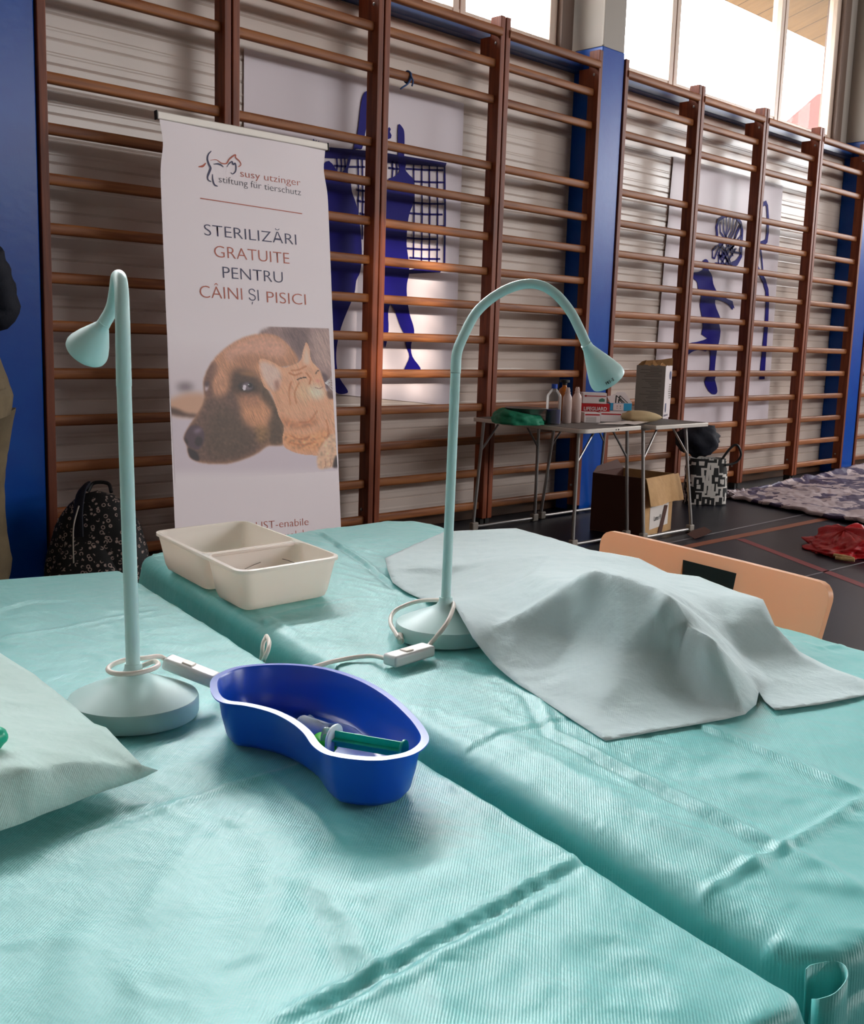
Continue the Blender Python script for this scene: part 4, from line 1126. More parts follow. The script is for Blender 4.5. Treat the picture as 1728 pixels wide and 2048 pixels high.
b = MB(); b.tube(smooth_path([onz(801, 1283, ZD+.006), onz(795, 1272, ZD+.022), onz(781, 1245, .672), onz(790, 1222, .680), onz(830, 1204, .694), onz(868, 1200, .704), onz(900, 1203, .712), onz(907, 1213, .712), onz(897, 1240, .705), onz(880, 1265, .690), onz(862, 1286, .672), onz(853, 1296, .668)], 8), 0.0036, 10); b.build('cord', M['cable'], lamp2)
b = MB(); b.tube([onz(799, 1270, ZD+.012), onz(802, 1283, ZD+.006)], 0.0058, 10); b.build('cord_grommet', M['cable'], lamp2)
switch_part(lamp2, onz(778, 1322, ZD+.010), onz(858, 1298, ZD+.012), 0.030, 0.018)
b = MB(); b.tube(smooth_path([onz(778, 1318, ZD+.010), onz(740, 1312, ZD+.006), onz(690, 1318, ZD+.004), onz(640, 1330, ZD+.004), onz(600, 1345, ZD+.004), onz(575, 1362, ZD+.004)], 8), 0.0034, 10); b.build('cord', M['cable'], lamp2)
b = MB(); b.tube(smooth_path([onz(533, 1272, .668), onz(538, 1283, .672), onz(536, 1300, .665), onz(528, 1318, .650), onz(522, 1330, .62), onz(518, 1336, .55)], 8), 0.0036, 10)
b.tube(smooth_path([onz(533, 1272, .668), onz(526, 1288, .660), onz(524, 1310, .64), onz(520, 1330, .58)], 8), 0.0036, 10)
single(b, 'cable_loop', M['cable'], 'white cable loop dipping into the gap between the two tables', 'cable')

# ------------------------------------------------------------------ blue kidney dish
rim_px = [(420, 1366), (432, 1350), (470, 1334), (530, 1327), (600, 1328), (665, 1338), (730, 1360), (785, 1392), (828, 1430), (852, 1460), (858, 1480), (846, 1497), (822, 1510), (785, 1518), (748, 1521), (702, 1518), (670, 1513), (646, 1506), (624, 1490), (605, 1464), (577, 1442), (540, 1424), (493, 1412), (445, 1405), (425, 1390)]
HD = 0.062
R0 = np.array(smooth_closed([onz(x, y, ZD+HD) for x, y in rim_px], 5))
cen = R0.mean(0)
def inset(P, d):
    n = len(P); T = np.roll(P, -1, 0)-np.roll(P, 1, 0); T /= np.linalg.norm(T, axis=1)[:, None]
    N_ = np.stack([-T[:, 1], T[:, 0], 0*T[:, 0]], 1)
    A = 0.5*np.sum(P[:, 0]*np.roll(P[:, 1], -1)-np.roll(P[:, 0], -1)*P[:, 1])
    if A < 0: N_ = -N_
    # relax the normals so that the inner bend does not fold over
    for _ in range(6): N_ = (np.roll(N_, 1, 0)+N_+np.roll(N_, -1, 0))/3
    N_ /= np.linalg.norm(N_, axis=1)[:, None]
    return P+N_*d
def lvl(P, z): Q = P.copy(); Q[:, 2] = z; return Q
dish = thing('kidney_dish', 'bright blue plastic kidney dish holding a syringe on the foreground table', 'kidney dish', (cen[0], cen[1], ZD))
rows = [lvl(R0, ZD+HD-0.0015), lvl(R0, ZD+HD), lvl(inset(R0, 0.009), ZD+HD+0.0005), lvl(inset(R0, 0.0105), ZD+HD-0.002), lvl(inset(R0, 0.015), ZD+0.03), lvl(inset(R0, 0.020), ZD+0.010), lvl(inset(R0, 0.026), ZD+0.004), lvl(inset(R0, 0.035), ZD+0.0028)]
b = MB(); b.grid(np.array(rows).transpose(1, 0, 2), closed_u=True)
n = len(R0); inn = rows[-1]; b.add(list(inn), [tuple(range(n))])
out = [lvl(R0, ZD+HD-0.0015), lvl(inset(R0, 0.0085), ZD+HD-0.0025), lvl(inset(R0, 0.0135), ZD+0.028), lvl(inset(R0, 0.0185), ZD+0.008), lvl(inset(R0, 0.0235), ZD+0.0018), lvl(inset(R0, 0.031), ZD+0.0006)]
b.grid(np.array(out).transpose(1, 0, 2), closed_u=True); b.add(list(out[-1]), [tuple(range(n))])
b.build('dish_body', M['dish'], dish, ang=45)
M['dish'].node_tree.nodes['Principled BSDF'].inputs['Coat Weight'].default_value = 0.25
M['dish'].node_tree.nodes['Principled BSDF'].inputs['Coat Roughness'].default_value = 0.3

# syringe with green plunger, lying in the dish
def cyl(b, a, c, r, n=20): b.tube([a, c], r, n)
zb_ = ZD+0.036
A_ = onz(600, 1452, zb_); Bf = onz(668, 1476, zb_+.004); Cend = onz(806, 1500, zb_+.004)
ax_ = Bf-A_; ax_ /= np.linalg.norm(ax_)
ax_ = Cend-Bf; Lp = np.linalg.norm(ax_); ax_ /= Lp
syr = thing('syringe', 'clear syringe with teal green plunger lying in the blue kidney dish', 'syringe', (Bf[0], Bf[1], zb_-.014))
b = MB(); b.lathe([(0.0, -0.0125), (0.0110, -0.012), (0.0110, 0.0), (0.0, 0.0)], Bf, 28, ax_); b.build('barrel', M['syr_clear'], syr, ang=50)
b = MB(); b.lathe([(0.0, -0.0015), (0.018, -0.0015), (0.0186, 0.0), (0.018, 0.0015), (0.0, 0.0015)], Bf, 32, ax_, scale=(1.15, 0.85)); b.build('flange', M['syr_white'], syr)
x_, y_, _z = basis(ax_)
b = MB(); b.box(Bf+ax_*(Lp/2-0.004), (0.0185, 0.0022, Lp+0.008), (x_, y_, ax_)); b.box(Bf+ax_*(Lp/2-0.004), (0.0022, 0.0185, Lp+0.0078), (x_, y_, ax_))
b.lathe([(0.0115, Lp-0.001), (0.012, Lp), (0.0115, Lp+0.0025), (0, Lp+0.0025)], Bf, 28, ax_)
b.build('plunger', M['teal_plastic'], syr, bevel=0.0004)
cpx = onz(649, 1480, ZD+.036); b = MB(); v = onz(640, 1476, zb_)-onz(662, 1486, zb_); v /= np.linalg.norm(v)
b.lathe([(0.0, -0.012), (0.0095, -0.012), (0.0108, -0.007), (0.0105, 0.010), (0.0085, 0.013), (0.0, 0.012)], cpx-np.array((0, 0, 0.004)), 20, v)
single(b, 'needle_cap', M['lime'], 'small bright lime green cap beside the syringe flange in the dish', 'cap')
va, vb = onz(604, 1446, ZD+.016), onz(662, 1466, ZD+.022); vd = vb-va; vl = np.linalg.norm(vd); vd /= vl
s2_ = thing('syringe', 'empty clear syringe barrel lying half hidden behind the near wall of the blue dish', 'syringe', (*va[:2], ZD+.003))
b = MB(); b.lathe([(0.003, -0.016), (0.003, -0.003), (0.0095, 0.0), (0.0105, 0.003), (0.0105, vl), (0.0095, vl), (0.0095, 0.004), (0, 0.003)], va, 24, vd); b.build('barrel', M['syr_clear'], s2_, ang=50)
b = MB(); b.lathe([(0.0085, 0.01), (0.0085, 0.016), (0, 0.018)], va, 20, vd); b.build('rubber_stopper', M['black'], s2_)
# thin clear wrapper leaning on the dish wall behind the syringe
a0, a1, a2 = onz(680, 1450, ZD+.036), onz(734, 1477, ZD+.020), onz(612, 1440, ZD+.03)
b = MB(); P = np.zeros((12, 8, 3))
for i in range(12):
    for j in range(8):
        u, v = i/11, j/7
        p = onz(610+(735-610)*u, 1438+(1478-1438)*u, ZD+0.012+0.030*v)
        P[i, j] = p+np.array((0.012*v, 0.006*math.sin(u*7), 0.004*math.sin(u*9+v*3)))
b.grid(P); single(b, 'plastic_wrapper', M['syr_clear'], 'crumpled clear plastic wrapper behind the syringe in the dish', 'wrapper', ang=0)

# ------------------------------------------------------------------ white two-part tray
HT = 0.080
zt_ = ZD+HT
q0 = [onz(304, 1062, zt_), onz(480, 1146, zt_), onz(687, 1113, zt_), onz(490, 1040, zt_)]   # rear left, front left, front right, rear right
q0 = [np.array(p) for p in q0]
def quad_round(q, r, n=6):
    out = []
    for i in range(4):
        p, a, c = q[i], q[i-1], q[(i+1) % 4]
        u = (a-p)/np.linalg.norm(a-p); v = (c-p)/np.linalg.norm(c-p)
        for k in range(n+1):
            t = k/n; out.append(p+u*r*(1-t)**2+v*r*t**2)
    return np.array(out)
def qinset(q, d):
    c = sum(q)/4; o = []
    for i in range(4):
        p, a, e = q[i], q[i-1], q[(i+1) % 4]
        u = (a-p)/np.linalg.norm(a-p); v = (e-p)/np.linalg.norm(e-p)
        o.append(p+(u+v)*d)
    return o
def qz(q, z): return [np.array((p[0], p[1], z)) for p in q]
tray = thing('plastic_tray', 'cream white plastic tray with two compartments near the back of the right table', 'tray', (*(sum(q0)/4)[:2], ZD))
F_ = 0.60   # divider position along the long side
m0 = q0[0]+(q0[1]-q0[0])*F_; m1 = q0[3]+(q0[2]-q0[3])*F_
b = MB()
Rm = quad_round(q0, 0.035)
rim_in = quad_round(qinset(q0, 0.007), 0.032)
lip = Rm.copy(); lip[:, 2] -= 0.006
b.grid(np.array([lip, Rm, np.array([p+(0, 0, .001) for p in rim_in])]).transpose(1, 0, 2), closed_u=True)
b.build('rim', M['tray'], tray, ang=50)
def well(qa, name):
    top = qinset(qa, 0.006)
    rows = []
    for dz, ins, r in ((0.0, 0.0, 0.030), (-0.03, 0.006, 0.028), (-0.065, 0.013, 0.026), (-0.0735, 0.017, 0.024), (-0.0765, 0.023, 0.02)):
        rows.append(quad_round(qz(qinset(top, ins), zt_+dz), r))
    b = MB(); b.grid(np.array(rows).transpose(1, 0, 2), closed_u=True); b.add(list(rows[-1]), [tuple(range(len(rows[-1])))])
    outr = []
    for dz, ins, r in ((-0.002, -0.0022, 0.031), (-0.03, 0.004, 0.029), (-0.066, 0.011, 0.027), (-0.0765, 0.016, 0.024), (-0.0795, 0.022, 0.02)):
        outr.append(quad_round(qz(qinset(top, ins), zt_+dz), r))
    b.grid(np.array(outr).transpose(1, 0, 2), closed_u=True); b.add(list(outr[-1]), [tuple(range(len(outr[-1])))])
    return b.build(name, M['tray'], tray, ang=50)
well([q0[0], m0, m1, q0[3]], 'compartment')
well([m0, q0[1], q0[2], m1], 'compartment')
b = MB(); dd = (q0[1]-q0[0])/np.linalg.norm(q0[1]-q0[0]); cc_ = (m1-m0)/np.linalg.norm(m1-m0)
b.box((m0+m1)/2-np.array((0, 0, .004)), (np.linalg.norm(m1-m0)-0.02, 0.020, 0.006), (cc_, np.cross((0, 0, 1), cc_), (0, 0, 1))); b.build('divider_top', M['tray'], tray, bevel=0.002)
b = MB(); fz = ZD+0.0075
b.tube(smooth_path([onz(x, y, zt_-0.03) for x, y in [(490, 1138), (512, 1128), (540, 1119), (565, 1118), (590, 1126)]], 6), 0.0006, 6)
single(b, 'thread', M['grey_ink2'], 'thin dark thread lying in the front compartment of the white tray', 'thread')
# pencil scribble on the front wall of the tray
nf = np.cross(q0[2]-q0[1], (0, 0, 1.0)); nf /= np.linalg.norm(nf)
if nf@(CAM-q0[1]) < 0: nf = -nf
fm = (q0[1]+q0[2])/2; wall_n = nf*math.cos(0.16)-np.array((0, 0, math.sin(0.16)))*1.0
b = MB(); p0_ = fm-nf*0.0085
def scr(pts):
    b.tube(smooth_path([onp(x, y, p0_+wall_n*0.0006, wall_n) for x, y in pts], 5), 0.0004, 5)
scr([(545, 1204), (560, 1197), (580, 1190), (592, 1183), (585, 1182), (568, 1192), (562, 1200), (578, 1198), (590, 1190)])
scr([(565, 1178), (585, 1175), (605, 1180), (620, 1182)])
scr([(536, 1196), (552, 1192), (576, 1184)])
b.build('pencil_scribble', M['grey_card'], tray)

# ------------------------------------------------------------------ pale sheet thrown over something on the right table
def sheet(name, label, cat, outline, inner, m, res, seed, amp=0.004, zfloor=ZD+0.0015, ridges=(), crisp=0.75):
    """outline/inner: (px, py, height above the table). Edge and surface heights from a thin-plate fit."""
    O = [onz(x, y, ZT+h) for x, y, h in outline]
    I = [onz(x, y, ZT+h) for x, y, h in inner]
    C_ = np.array(O+I); n = len(C_)
    def U(r): return np.where(r > 1e-9, r*r*np.log(r+1e-12), 0)
    D = np.linalg.norm(C_[:, None, :2]-C_[None, :, :2], axis=2)
    A = np.zeros((n+3, n+3)); A[:n, :n] = U(D)+np.eye(n)*2e-5; A[:n, n] = 1; A[:n, n+1:] = C_[:, :2]; A[n:, :n] = A[:n, n:].T
    w = np.linalg.solve(A, np.append(C_[:, 2], [0, 0, 0]))
    def ztps(p):
        r = np.linalg.norm(C_[:, :2]-p, axis=1); return U(r)@w[:n]+w[n]+w[n+1]*p[0]+w[n+2]*p[1]
    nO = len(O)
    cv, _, cf, co, _, _ = delaunay_2d_cdt([Vector(p[:2]) for p in C_], [(nO+i, nO+j) for i, j in ridges], [list(range(nO))], 1, 1e-6)
    cvn = np.array([v[:] for v in cv]); cz = np.array([C_[o[0], 2] if o else ztps(cvn[i]) for i, o in enumerate(co)])
    tri = np.array([f for f in cf if len(f) == 3])
    ta, tb, tc = cvn[tri[:, 0]], cvn[tri[:, 1]], cvn[tri[:, 2]]
    den = (tb[:, 1]-tc[:, 1])*(ta[:, 0]-tc[:, 0])+(tc[:, 0]-tb[:, 0])*(ta[:, 1]-tc[:, 1])
    def z(p):
        l1 = ((tb[:, 1]-tc[:, 1])*(p[0]-tc[:, 0])+(tc[:, 0]-tb[:, 0])*(p[1]-tc[:, 1]))/den
        l2 = ((tc[:, 1]-ta[:, 1])*(p[0]-tc[:, 0])+(ta[:, 0]-tc[:, 0])*(p[1]-tc[:, 1]))/den
        m_ = np.minimum(np.minimum(l1, l2), 1-l1-l2); k = int(np.argmax(m_))
        q = l1[k]*cz[tri[k, 0]]+l2[k]*cz[tri[k, 1]]+(1-l1[k]-l2[k])*cz[tri[k, 2]]
        return crisp*q+(1-crisp)*ztps(p)
    bd = []
    for i in range(len(O)):
        a, c = O[i][:2], O[(i+1) % len(O)][:2]; k = max(1, int(np.linalg.norm(c-a)/res))
        for j in range(k): bd.append(a+(c-a)*j/k)
    bd = np.array(bd); nb = len(bd)
    lo, hi = bd.min(0), bd.max(0); pts = [Vector(p) for p in bd]
    gx = np.arange(lo[0], hi[0], res); gy = np.arange(lo[1], hi[1], res)
    def ins(p):
        s = False
        for i in range(nb):
            a, c = bd[i-1], bd[i]
            if (a[1] > p[1]) != (c[1] > p[1]) and p[0] < (c[0]-a[0])*(p[1]-a[1])/(c[1]-a[1])+a[0]: s = not s
        return s
    for x in gx:
        for y in gy:
            p = np.array((x+random.uniform(-.2, .2)*res, y+random.uniform(-.2, .2)*res))
            if ins(p) and np.min(np.hypot(*(bd-p).T)) > res*0.6: pts.append(Vector(p))
    vs, es, fs, *_ = delaunay_2d_cdt(pts, [], [list(range(nb))], 1, 1e-6)
    V = []
    for v in vs:
        p = np.array(v[:2]); e = min(1.0, np.min(np.hypot(*(bd-p).T))/0.05)
        k = abs(mnoise.noise(Vector((p[0]*16, p[1]*16, seed))))+0.5*abs(mnoise.noise(Vector((p[0]*41, p[1]*41, seed+3))))
        V.append((p[0], p[1], max(z(p)-amp*k*(0.35+0.65*e)+amp*0.3, zfloor)))
    b = MB(); b.add(V, [tuple(f) for f in fs])
    o = single(b, name, m, label, cat, ang=0)
    s = o.modifiers.new('thick', 'SOLIDIFY'); s.thickness = 0.0008; s.offset = 1
    return o
sheet('paper_sheet', 'pale teal crumpled sheet tented over a hidden mound on the right table', 'sheet',
      [(770, 1117, .022), (828, 1089, .014), (890, 1064, .030), (960, 1060, .038), (1032, 1057, .040), (1110, 1078, .052), (1180, 1100, .062), (1277, 1117, .078), (1335, 1146, .072), (1398, 1154, .080), (1472, 1183, .082), (1526, 1200, .090), (1549, 1251, .062), (1598, 1303, .030), (1660, 1335, .016), (1735, 1362, .012),
       (1742, 1392, .004), (1640, 1412, .004), (1550, 1424, .004), (1530, 1404, .006), (1518, 1384, .010), (1512, 1412, .005), (1490, 1432, .004), (1450, 1442, .004), (1380, 1456, .003), (1290, 1472, .003), (1210, 1487, .003), (1140, 1442, .003), (1060, 1388, .003), (985, 1326, .016), (945, 1276, .042), (925, 1240, .056), (907, 1208, .062), (872, 1198, .020), (835, 1196, .005), (805, 1180, .008), (785, 1165, .012), (775, 1140, .020)],
      [(985, 1254, .052), (958, 1236, .058), (1030, 1226, .058), (1080, 1196, .088), (1130, 1168, .120), (1175, 1143, .148), (1190, 1140, .150), (1240, 1152, .150), (1310, 1178, .142), (1345, 1205, .132), (1420, 1275, .096), (1470, 1328, .056), (1500, 1360, .026),
       (1000, 1120, .060), (930, 1130, .042), (1060, 1150, .090), (1000, 1190, .046), (950, 1190, .050), (900, 1150, .024), (1100, 1110, .075), (1250, 1300, .060), (1150, 1270, .055), (1300, 1380, .024), (1200, 1420, .012), (1100, 1340, .018), (1400, 1390, .016), (1350, 1300, .064),
       (1400, 1210, .092), (1450, 1250, .066), (1480, 1300, .034), (1540, 1350, .014), (1440, 1190, .088), (1330, 1160, .090), (1600, 1370, .010)],
      M['sheet'], 0.0105, 3.0, 0.0035, ridges=[(0, 2), (2, 3), (3, 4), (4, 5), (5, 6), (6, 7), (7, 8), (8, 9), (9, 10), (10, 11), (11, 12)])
sheet('paper_drape', 'pale green crumpled sheet with raised pointed corner at the left picture edge', 'sheet',
      [(-160, 1180, .045), (0, 1308, .046), (70, 1352, .044), (145, 1412, .040), (188, 1450, .041), (212, 1458, .047), (248, 1496, .040), (283, 1532, .031), (316, 1543, .021), (290, 1556, .019), (240, 1574, .018), (140, 1610, .018), (60, 1642, .018), (0, 1664, .018), (-160, 1716, .02), (-420, 1700, .03), (-420, 1300, .05)],
      [(120, 1480, .054), (60, 1440, .055), (20, 1500, .063), (150, 1531, .050), (210, 1533, .041), (60, 1541, .062), (-60, 1500, .068), (-200, 1450, .07), (100, 1410, .046), (0, 1370, .050), (274, 1540, .028), (180, 1500, .048), (-150, 1600, .058), (0, 1545, .066), (-150, 1560, .074)],
      M['pillow'], 0.0080, 9.0, 0.0045, ridges=[(5, 3), (3, 4), (4, 10), (5, 13), (13, 14)], crisp=0.9)
# what lifts that sheet: a low pad underneath
c = (onz(-140, 1520, ZT+.02)+onz(20, 1480, ZT+.02))/2
b = MB(); pad = [onz(x, y, ZD+.0035) for x, y in [(-300, 1330), (20, 1400), (150, 1500), (-60, 1570), (-330, 1620)]]
b.prism(smooth_closed(pad, 4), (0, 0, 0.015)); single(b, 'foam_pad', M['pillow'], 'low pad hidden under the pale green sheet at left', 'pad', bevel=0.006)
# green swab on the sheet, cut by the picture edge
gb = onz(-17, 1476, ZT+.078); b = MB()
n_, k_ = 20, 12
P = np.zeros((n_, k_, 3))
for i in range(n_):
    for j in range(k_):
        th, ph_ = 2*PI*i/n_, PI*j/(k_-1); d = np.array((math.sin(ph_)*math.cos(th), math.sin(ph_)*math.sin(th), math.cos(ph_)))
        P[i, j] = gb+d*np.array((0.016, 0.016, 0.013))*(1+0.15*fbm(d*2.2))
b.grid(P, closed_u=True); single(b, 'swab_ball', M['teal_plastic'], 'green swab ball on the pale green sheet, cut by the left picture edge', 'swab', ang=0)

# ------------------------------------------------------------------ chair beyond the right table
ct = np.array((-0.211, -0.978, 0)); ct /= np.linalg.norm(ct); cn = np.array((-ct[1], ct[0], 0))
cO = np.array((-0.0075, -2.525, 0))+cn*0.075
def onc(x, y): return onp(x, y, cO, cn)
pTL, pTR = onc(1180, 1062), onc(1642, 1172)
zc_ = (pTL[2]+pTR[2])/2; sL, sR = (pTL-cO)@ct, (pTR-cO)@ct
chair = thing('chair', 'cream plastic chair with a dark handle slot, tucked in beyond the right table', 'chair', (*(cO+ct*(sL+sR)/2-cn*.12)[:2], 0.0))
def cp(s, z, d=0.0): return cO+ct*s+np.array((0, 0, z))+cn*(d+0.16*max(0, z-0.50)-0.0)
W_ = sR-sL; mid = (sL+sR)/2
# back shell: curved outline with rounded top corners and a slot
hs = [((onc(1338, 1126)-cO)@ct), ((onc(1446, 1150)-cO)@ct)]
hz1 = onc(1390, 1136)[2]; hz0 = hz1-0.055
xs_ = sorted(set(list(np.linspace(sL, sR, 45))+hs+[hs[0]+.004, hs[1]-.004])); zs_ = sorted(set(list(np.linspace(0.46, zc_, 32))+[hz0, hz1]))
def back_pt(s, z, off):
    x = (s-mid)/(W_/2)
    top = zc_
    # rounded corners by pulling the outline in
    r = 0.035
    ex = abs(s-mid)-(W_/2-r); ez = z-(top-r)
    if ex > 0 and ez > 0:
        l = math.hypot(ex, ez); m_ = max(ex, ez)
        if l > 0: k2 = m_/l; s = mid+math.copysign(W_/2-r+ex*k2, s-mid); z = top-r+ez*k2
    taper = 1-0.10*(zc_-z)/0.3
    s = mid+(s-mid)*taper
    return cp(s, z, off+0.0*x*x+0.02*(1-x*x)*0.5)
b = MB(); idx = {}
for side, off in ((0, 0.0), (1, 0.014)):
    for i, s in enumerate(xs_):
        for j, z in enumerate(zs_):
            idx[side, i, j] = len(b.v); b.v.append(tuple(back_pt(s, z, off)))
def hole(i, j): return xs_[i] >= hs[0]-1e-9 and xs_[i+1] <= hs[1]+1e-9 and zs_[j] >= hz0-1e-9 and zs_[j+1] <= hz1+1e-9
na, nb_ = len(xs_), len(zs_)
def F(*q): b.f.append(q); b.m.append(0)
for i in range(na-1):
    for j in range(nb_-1):
        if hole(i, j): continue
        F(idx[0, i, j], idx[0, i+1, j], idx[0, i+1, j+1], idx[0, i, j+1]); F(idx[1, i, j], idx[1, i, j+1], idx[1, i+1, j+1], idx[1, i+1, j])
        for (di, dj, e) in ((-1, 0, ((i, j), (i, j+1))), (1, 0, ((i+1, j), (i+1, j+1))), (0, -1, ((i, j), (i+1, j))), (0, 1, ((i, j+1), (i+1, j+1)))):
            ii, jj = i+di, j+dj
            if ii < 0 or jj < 0 or ii >= na-1 or jj >= nb_-1 or hole(ii, jj):
                F(idx[0, e[0][0], e[0][1]], idx[0, e[1][0], e[1][1]], idx[1, e[1][0], e[1][1]], idx[1, e[0][0], e[0][1]])
b.build('backrest', M['chair'], chair, ang=50, bevel=0.003)
# black plate closes the open slot, standing for the dark seen through it
b = MB(); b.box((back_pt((hs[0]+hs[1])/2, (hz0+hz1)/2, 0.007)), (hs[1]-hs[0]-.001, 0.006, hz1-hz0-.001), (ct, cn, (0, 0, 1))); b.build('slot_dark', M['black'], chair, smooth=False)
b = MB(); P = np.zeros((24, 20, 3))
for i in range(24):
    for j in range(20):
        u, v = i/23*2-1, j/19
        P[i, j] = cO+ct*(mid+u*W_*0.45*(1-0.06*v))-cn*(0.40*v-0.01)+np.array((0, 0, 0.44+0.05*(1-v)**6-0.012*(1-u*u)-0.02*max(0, v-.8)))
b.grid(P); st_ = b.build('seat', M['chair'], chair, ang=0, solid=0.012)
for (s, v) in ((-1, 0.02), (1, 0.02), (-1, 0.36), (1, 0.36)):
    b = MB(); a = cO+ct*(mid+s*W_*0.34)-cn*v+np.array((0, 0, 0.42)); e = cO+ct*(mid+s*W_*0.40)-cn*(v+(0.03 if v > .2 else -0.05))+np.array((0, 0, 0.0))
    b.tube([e, a], 0.012, 14); b.build('leg', M['leg_metal'], chair)
# ------------------------------------------------------------------ folding camping table by the wall
ZC_ = 0.690
def T_(x, y): return np.array((x, y, ZC_))
camp = thing('folding_table', 'low aluminium folding table with thin tube legs in front of the middle blue column', 'table', (3.35, -0.5, 0.0))
def rrect(xa, ya, xb, yb, r, rs, n=5):
    out = []
    for (cx, cy, a0, key) in ((xa, ya, 180, 0), (xb, ya, 270, 1), (xb, yb, 0, 2), (xa, yb, 90, 3)):
        rr = r if key in rs else 0.004
        px_, py_ = (cx+rr if key in (0, 3) else cx-rr), (cy+rr if key in (0, 1) else cy-rr)
        for k in range(n+1):
            a = math.radians(a0+90*k/n); out.append((px_+rr*math.cos(a), py_+rr*math.sin(a)))
    return out
H1 = [ony(1140, 866, -0.93), ony(1287, 851, -0.965), ony(946, 833, -0.03)]
xl1, xr1 = 2.69, 3.36
def skew(o, d): return [(x+(d*(y+0.04)), y-(0.03*(3.355-x)/.64 if d else 0)) for x, y in o]
for (xa, xb, ya, yb, rs, dz, sk) in ((2.765, 3.355, -0.945, -0.04, (0,), 0.0, 0.10), (3.358, 3.94, -0.985, -0.05, (), 0.0, 0.0)):
    b = MB(); o = skew(rrect(xa, ya, xb, yb, 0.07, rs), sk); b.prism([(x, y, ZC_-0.026+dz) for x, y in o], (0, 0, 0.024)); f = b.build('table_half', M['alu'], camp, smooth=True, ang=30, bevel=0.003)
    b = MB(); b.prism([(x, y, ZC_-0.003+dz) for x, y in skew(rrect(xa+.012, ya+.012, xb-.012, yb-.012, 0.06, rs), sk)], (0, 0, 0.003)); b.build('table_surface', M['grey_ink2'], f, smooth=False)
def frame(x0, x1, y, yt, dzt=0.0, spread=0.03):
    b = MB(); r = 0.0105; z0 = 0.02
    pts = smooth_path([(x0+spread, yt, ZC_-0.027), (x0+spread*.5, (y+yt)/2, 0.35), (x0, y, 0.07), (x0+0.005, y, z0+.012), (x0+0.045, y, z0), ((x0+x1)/2, y, z0), (x1-0.045, y, z0), (x1-0.005, y, z0+.012), (x1, y, 0.07), (x1-spread*.5, (y+yt)/2, 0.35), (x1-spread, yt, ZC_-0.027)], 6)
    b.tube(pts, r, 12); lg = b.build('leg_frame', M['chrome'], camp)
    for x in (x0, x1):
        b = MB(); b.box((x+(0.004 if x == x0 else -0.004), y, 0.024), (0.05, 0.034, 0.048)); b.build('corner_foot', M['steel_grey'], lg, bevel=0.006)
    for x, s in ((x0+spread, 1), (x1-spread, -1)):
        b = MB(); b.tube([(x-s*.006, yt+(y-yt)*.3, ZC_-0.20), (x+s*0.15, yt, ZC_-0.028)], 0.0065, 8); b.build('brace', M['chrome'], lg)
frame(2.750, 3.335, -0.115, -0.14)
frame(2.790, 3.318, -0.85, -0.83)
frame(3.44, 4.06, -0.085, -0.14)
frame(3.322, 3.845, -0.965, -0.90)
b = MB()
for i in range(4):
    q = ony(1222+i*5.2, 856.5-i*0.3, -0.957); b.lathe([(0.005, 0), (0.004, .003), (0, .003)], (q[0], -0.9555, ZC_-0.014), 10, (0, -1, 0))
b.build('rivets', M['black'], camp)
b = MB(); b.box((3.36, -0.5, ZC_-0.03), (0.05, 0.86, 0.006)); b.build('hinge', M['chrome'], camp, smooth=False)

ZI = ZC_+0.0005
def at(px, y): q = ony(px, 838, y); return q[0]
def facing_box(pxa, pxb, y, depth, h, z=ZI, yaw=0.0):
    """box whose near face spans two picture columns at distance y from the bars"""
    xa, xb = ony(pxa, 830, y)[0], ony(pxb, 830, y)[0]
    return xa, xb
def placed(px, y, dz=0.0): q = ony(px, 838, y); return np.array((q[0], y, ZI+dz))
def pxm(p): return ((np.array(p)-CAM)@CF)/FPX      # metres per photograph pixel at that point

def bottle(px, y, r, prof, m, name, label, cap=None, capm=None, fill=None, fillm=None, group=None):
    p = placed(px, y); t = thing(name, label, 'bottle', p, group)
    b = MB(); b.lathe([(q[0]*r, q[1]) for q in prof], p, 28); b.build('bottle_body', m, t, ang=60)
    if fill:
        b = MB(); b.lathe([(r*.5, 0.003), (r*0.93, 0.006), (r*0.93, fill), (0, fill)], p, 28); b.build('liquid', fillm, t)
    if cap:
        b = MB(); b.lathe([(q[0]*r, q[1]) for q in cap], p, 24); b.build('cap', capm, t)
    return t
y_ = -0.66
k = pxm(placed(1106, y_))
bottle(1106, y_, 15*k, [(0.8, 0), (0.95, 0.002), (1, 0.01), (1, 54*k), (0.97, 58*k), (0.6, 66*k), (0.33, 71*k), (0.33, 76*k), (0, 76*k)], M['pet'], 'bottle', 'clear bottle half full of dark blue liquid with blue cap, by the green cloth',
       [(0.0, 71.5*k), (0.40, 71.5*k), (0.40, 80*k), (0.0, 80.5*k)], M['blue_cap'], 30*k, M['liquid'])
y_ = -0.52; k = pxm(placed(1124, y_))
bottle(1126, y_, 11*k, [(0.8, 0), (1, 0.004), (1, 60*k), (0.9, 64*k), (0.4, 68*k), (0.4, 72*k), (0, 72*k)], M['amber'], 'bottle', 'amber orange spray bottle standing behind the clear bottles', [(0, 72*k), (0.45, 72*k), (0.45, 76*k), (0.9, 77*k), (0.9, 82*k), (0, 83*k)], M['black'])
for px, lab in ((1133, 'frosted squeeze bottle with pinkish contents beside the blue liquid bottle'), (1152, 'frosted squeeze bottle nearest the glove boxes')):
    y_ = -0.64; k = pxm(placed(px, y_))
    bottle(px, y_, 9.3*k, [(0.8, 0), (1, 0.004), (1, 46*k), (0.95, 52*k), (0.5, 60*k), (0.42, 62*k), (0, 62*k)], M['frosted'], 'squeeze_bottle', lab, [(0, 60*k), (0.62, 60*k), (0.62, 62*k), (0.5, 62.5*k), (0.5, 68*k), (0.38, 69*k), (0.38, 71*k), (0, 71*k)], M['frosted'], 34*k if px < 1140 else 26*k, M['frosted'], None)

